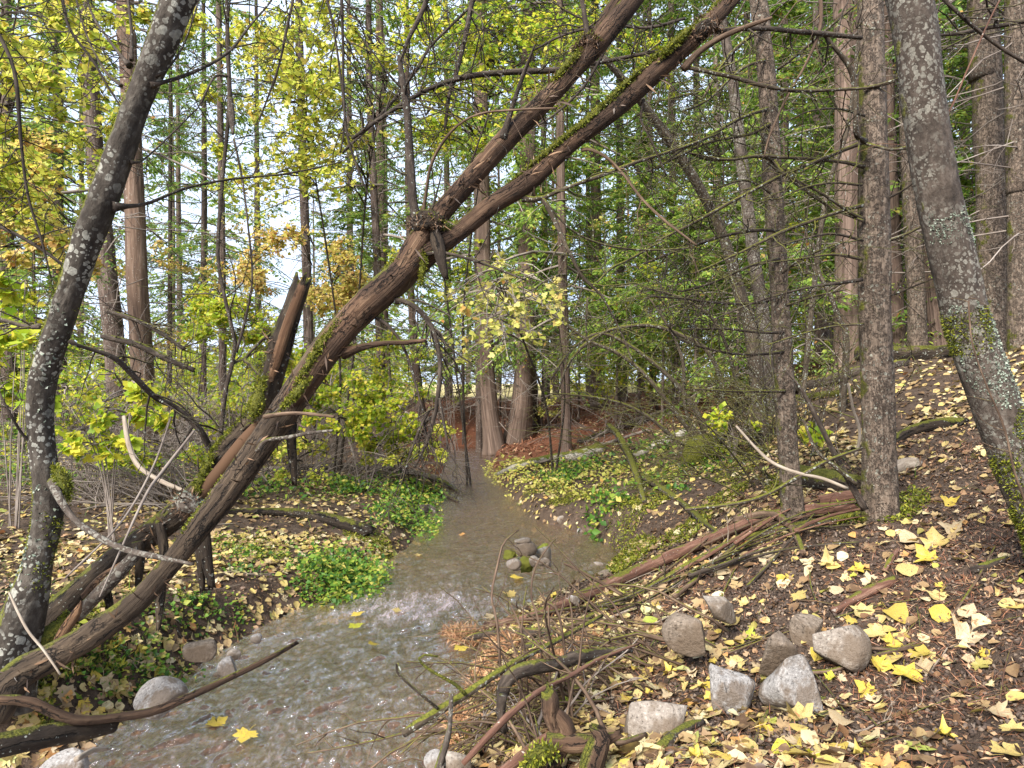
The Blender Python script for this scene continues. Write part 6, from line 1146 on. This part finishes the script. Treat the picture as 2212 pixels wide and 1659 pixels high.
for i_ in range(24):
    t0_ = r.uniform(.02, 1.0); off = r.normal(0, .16); c_ = ax0+(ax1-ax0)*t0_+A([-dr[1], dr[0]])*off-A([0, .05])
    L = r.uniform(.35, 1.1); a = an+r.normal(0, .42); th_ = r.uniform(.005, .014); t_ = np.linspace(-.5, .5, 8); bend = r.normal(0, .1)
    xx = c_[0]+L*(t_*math.cos(a)-bend*t_**2*math.sin(a)); yy = c_[1]+L*(t_*math.sin(a)+bend*t_**2*math.cos(a)); zz = np.maximum(H(xx, yy, False), .02)+th_+r.uniform(0, .07)+r.normal(0, .03)*t_
    mt, wd_ = [('stick', 'brown'), ('branchdark', 'dark'), ('branch', 'mossy'), ('redstick', 'reddish'), ('darkmoss', 'dark mossy')][int(r.integers(0, 5))]
    mb = MB(); Cc, R_ = tube(mb, np.stack([xx, yy, zz], -1), th_*np.linspace(1, .45, 8), 7, None, .2, 40, .25, True, 0, .8)
    if r.uniform() < .6: addtwigs(mb, Cc, R_, 4, .22, 0, .2, 1)
    o = mb.obj('piled_stick', M[mt], None, loc=[c_[0], c_[1], float(zz[3])]); tag(o, None, 'stick', 'sticks piled along the red-brown log'); items.append((o, wd_+(' thick' if th_ > .01 else ' thin')+' piled stick', A(c_)))
label_all(items)
# single fallen leaves: the ones that show largest
sp = (.13, .065, .02)
LC = {'bright yellow': leafmat('bright_yellow_leaf', [(0, (.42, .32, .03)), (1, (.55, .42, .06))], .2, 30, sp, single=True), 'pale yellow': leafmat('pale_yellow_leaf', [(0, (.38, .29, .09)), (1, (.48, .38, .15))], .2, 26, sp, single=True),
      'cream': leafmat('cream_leaf', [(0, (.36, .28, .17)), (1, (.5, .41, .27))], .2, 18, (.3, .2, .1), single=True), 'lime green': leafmat('lime_leaf', [(0, (.26, .36, .02)), (1, (.48, .46, .03))], .2, 22, sp, single=True),
      'brown spotted yellow': leafmat('spotted_leaf', [(0, (.36, .28, .04)), (1, (.5, .37, .07))], .2, 60, (.07, .04, .02), single=True), 'orange brown': leafmat('orange_brown_leaf', [(0, (.33, .15, .045)), (1, (.5, .27, .08))], .15, 30, (.1, .05, .03), single=True), 'olive': leafmat('olive_leaf', [(0, (.16, .16, .03)), (1, (.28, .25, .05))], .15, 40, (.06, .035, .02), single=True)}
LV = []
for k in range(8):
    tp = maple([.2, .35, .5, .65, .28, .42, .5, .3][k], 60+k) if k < 6 else OVATE
    if k >= 6: tp = (OVATE[0]*A([1, 1.05, 1.5+k-6]), OVATE[1])
    for nm, m_ in LC.items():
        mb = MB(); leaves(mb, [[-.36, 0, 0]], [[1, 0, 0]], [[0, 0, 1]], 1., 1., tp); tubes(mb, A([[[-.34, 0, .0], [-.5, .03, .02], [-.72, .1, .05], [-.9, .2, .03]]]), np.full((1, 4), .012), 3)
        LV.append((('crumpled ' if k in (3, 6) else 'curled ' if k in (2, 7) else '')+nm, 'maple leaf' if k < 6 else 'round leaf', mb.mesh('fallen_leaf', m_), nm))
EXP = [(1620,1385,42,'lime green'),(1590,1442,54,'pale yellow'),(1642,1450,42,'cream'),(1572,1478,50,'lime green'),(1655,1478,40,'olive'),(1600,1528,72,'brown spotted yellow'),(1668,1524,54,'bright yellow'),(1650,1592,56,'bright yellow'),(1690,1628,62,'lime green'),(1752,1640,44,'lime green'),(1725,1562,78,'pale yellow'),(1815,1572,72,'cream'),(1775,1422,64,'bright yellow'),(1835,1432,74,'brown spotted yellow'),(1862,1332,56,'pale yellow'),(1932,1335,74,'brown spotted yellow'),(1892,1382,56,'pale yellow'),(2032,1342,64,'bright yellow'),(2092,1388,78,'cream'),(2092,1336,56,'cream'),(1806,1284,44,'cream'),(1728,1298,44,'pale yellow'),(1902,1448,56,'bright yellow'),(1962,1472,76,'bright yellow'),(1990,1455,66,'cream'),(2040,1596,52,'bright yellow'),(2160,1552,70,'cream'),(2192,1592,66,'pale yellow'),
       (1962,1178,78,'cream'),(2022,1178,84,'pale yellow'),(2060,1150,70,'cream'),(2000,1215,60,'bright yellow'),(2052,1090,44,'bright yellow'),(1500,1642,46,'bright yellow'),(1490,1612,54,'pale yellow'),(1612,1626,64,'pale yellow'),(1560,1650,56,'brown spotted yellow'),(1208,1550,38,'cream'),(1225,1525,36,'lime green'),(1180,1600,34,'pale yellow'),(1105,1490,34,'bright yellow'),(1530,1490,40,'bright yellow'),(1460,1440,40,'pale yellow'),(1960,1245,60,'pale yellow'),(1880,1265,44,'cream'),(2020,1300,46,'pale yellow'),(1850,1240,44,'bright yellow'),(1790,1225,50,'pale yellow'),(1660,1215,52,'cream'),(1560,1245,44,'cream'),(1690,1260,40,'bright yellow'),(1990,1420,60,'brown spotted yellow'),(1930,1400,50,'bright yellow'),(2180,1640,80,'pale yellow'),(1870,1500,54,'bright yellow'),(1480,1590,40,'orange brown'),(1330,1620,36,'orange brown'),
       (140,1515,46,'cream'),(90,1520,50,'pale yellow'),(180,1535,40,'bright yellow'),(230,1490,54,'cream'),(250,1500,40,'pale yellow'),(205,1470,40,'bright yellow'),(300,1425,44,'bright yellow'),(320,1450,44,'cream'),(360,1400,40,'pale yellow'),(270,1455,40,'lime green'),(60,1575,60,'pale yellow'),(40,1640,70,'pale yellow'),(110,1630,50,'orange brown'),(330,1380,38,'pale yellow'),(395,1420,40,'pale yellow'),(450,1390,30,'cream')]
LVn = {}
for a_ in LV: LVn.setdefault(a_[3], []).append(a_)
items = []; taken = []
rl = np.random.default_rng(99)
while len(EXP) < 285:
    if rl.uniform() < .6:
        u, v = rl.uniform(1080, 2230), 1120+540*rl.uniform()**.8
        if u > 1950 and v > 1420 and rl.uniform() < .72: continue
        if abs(patchy(A(u), A(v), .006, 5)) < .12: continue
    else: u, v = rl.uniform(20, 640), rl.uniform(1230, 1640)
    g_ = ground_at(u, v)
    if sdist(A(g_[0]), A(g_[1])) < .04 or g_[1] > 5: continue
    EXP.append((u, v, F/g_[1]*rl.uniform(.035, .072), rl.choice(list(LC), p=[.15, .26, .24, .04, .11, .13, .07])))
for k, (u, v, w, cname) in enumerate(EXP):
    g_ = ground_at(u, v); d = g_[1]; sz = min(.105, w/F*d*.74); pool = LVn[cname]; wds, kd, me, _ = pool[int(rl.integers(0, len(pool)))]
    o = bpy.data.objects.new('fallen_leaf', me); COL.objects.link(o); x_, y_ = A(g_[0]), A(g_[1]); nn = norm(gnormal(x_, y_, .05)+rl.normal(0, .22, 3)+A([0, -.22, 0])); 
    yaw = rl.uniform(0, 6.28); dd = norm(np.cross(nn, A([math.cos(yaw), math.sin(yaw), .01]))); ss = np.cross(nn, dd)
    import mathutils
    mtx = mathutils.Matrix(((dd[0], ss[0], nn[0]), (dd[1], ss[1], nn[1]), (dd[2], ss[2], nn[2]))).to_4x4(); o.rotation_euler = mtx.to_euler(); o.scale = (sz,)*3; o.location = (float(x_), float(y_), float(H(x_, y_))+.008+sz*.10)
    tag(o, None, 'leaf', 'fallen leaves lying singly on the banks'); items.append((o, wds+' '+('large ' if sz > .1 else '')+kd, A(g_[:2])))
label_all(items)
wat = []
for k, (u, v, w, cname, lab) in enumerate([(774,1336,26,'bright yellow','yellow leaf floating just below the white riffle'),(770,1362,30,'lime green','lime leaf floating a little below the yellow one under the riffle'),(807,1402,22,'bright yellow','yellow leaf floating alone in mid stream below the riffle'),(1117,1256,26,'bright yellow','yellow leaf floating below the cairn'),(997,1412,30,'bright yellow','bright maple leaf stuck at the water edge by the brush'),(1100,1292,30,'pale yellow','pale leaf floating between the cairn and brush'),(470,1575,40,'bright yellow','yellow leaf drifting in the near water at left'),(530,1605,44,'bright yellow','yellow leaf drifting nearest the bottom edge in the water'),(1000,1160,14,'orange brown','brown leaf standing in the water left of the cairn'),(860,1330,24,'pale yellow','pale leaf floating at the right end of the riffle'),(1060,1340,28,'cream','cream leaf by the water edge under the bare shoots'),(905,1205,16,'pale yellow','pale leaf floating at the left bank upstream')]):
    d = EYE*F/(v-CV); q = P(u, v, d); q[2] = .028; me = LVn[cname][0][2]; o = bpy.data.objects.new('floating_leaf', me); COL.objects.link(o); o.location = q; o.scale = (w/F*d,)*3; o.rotation_euler = (rl.normal(0, .1), rl.normal(0, .1), rl.uniform(0, 6)); tag(o, lab, 'leaf', 'leaves floating on the creek')
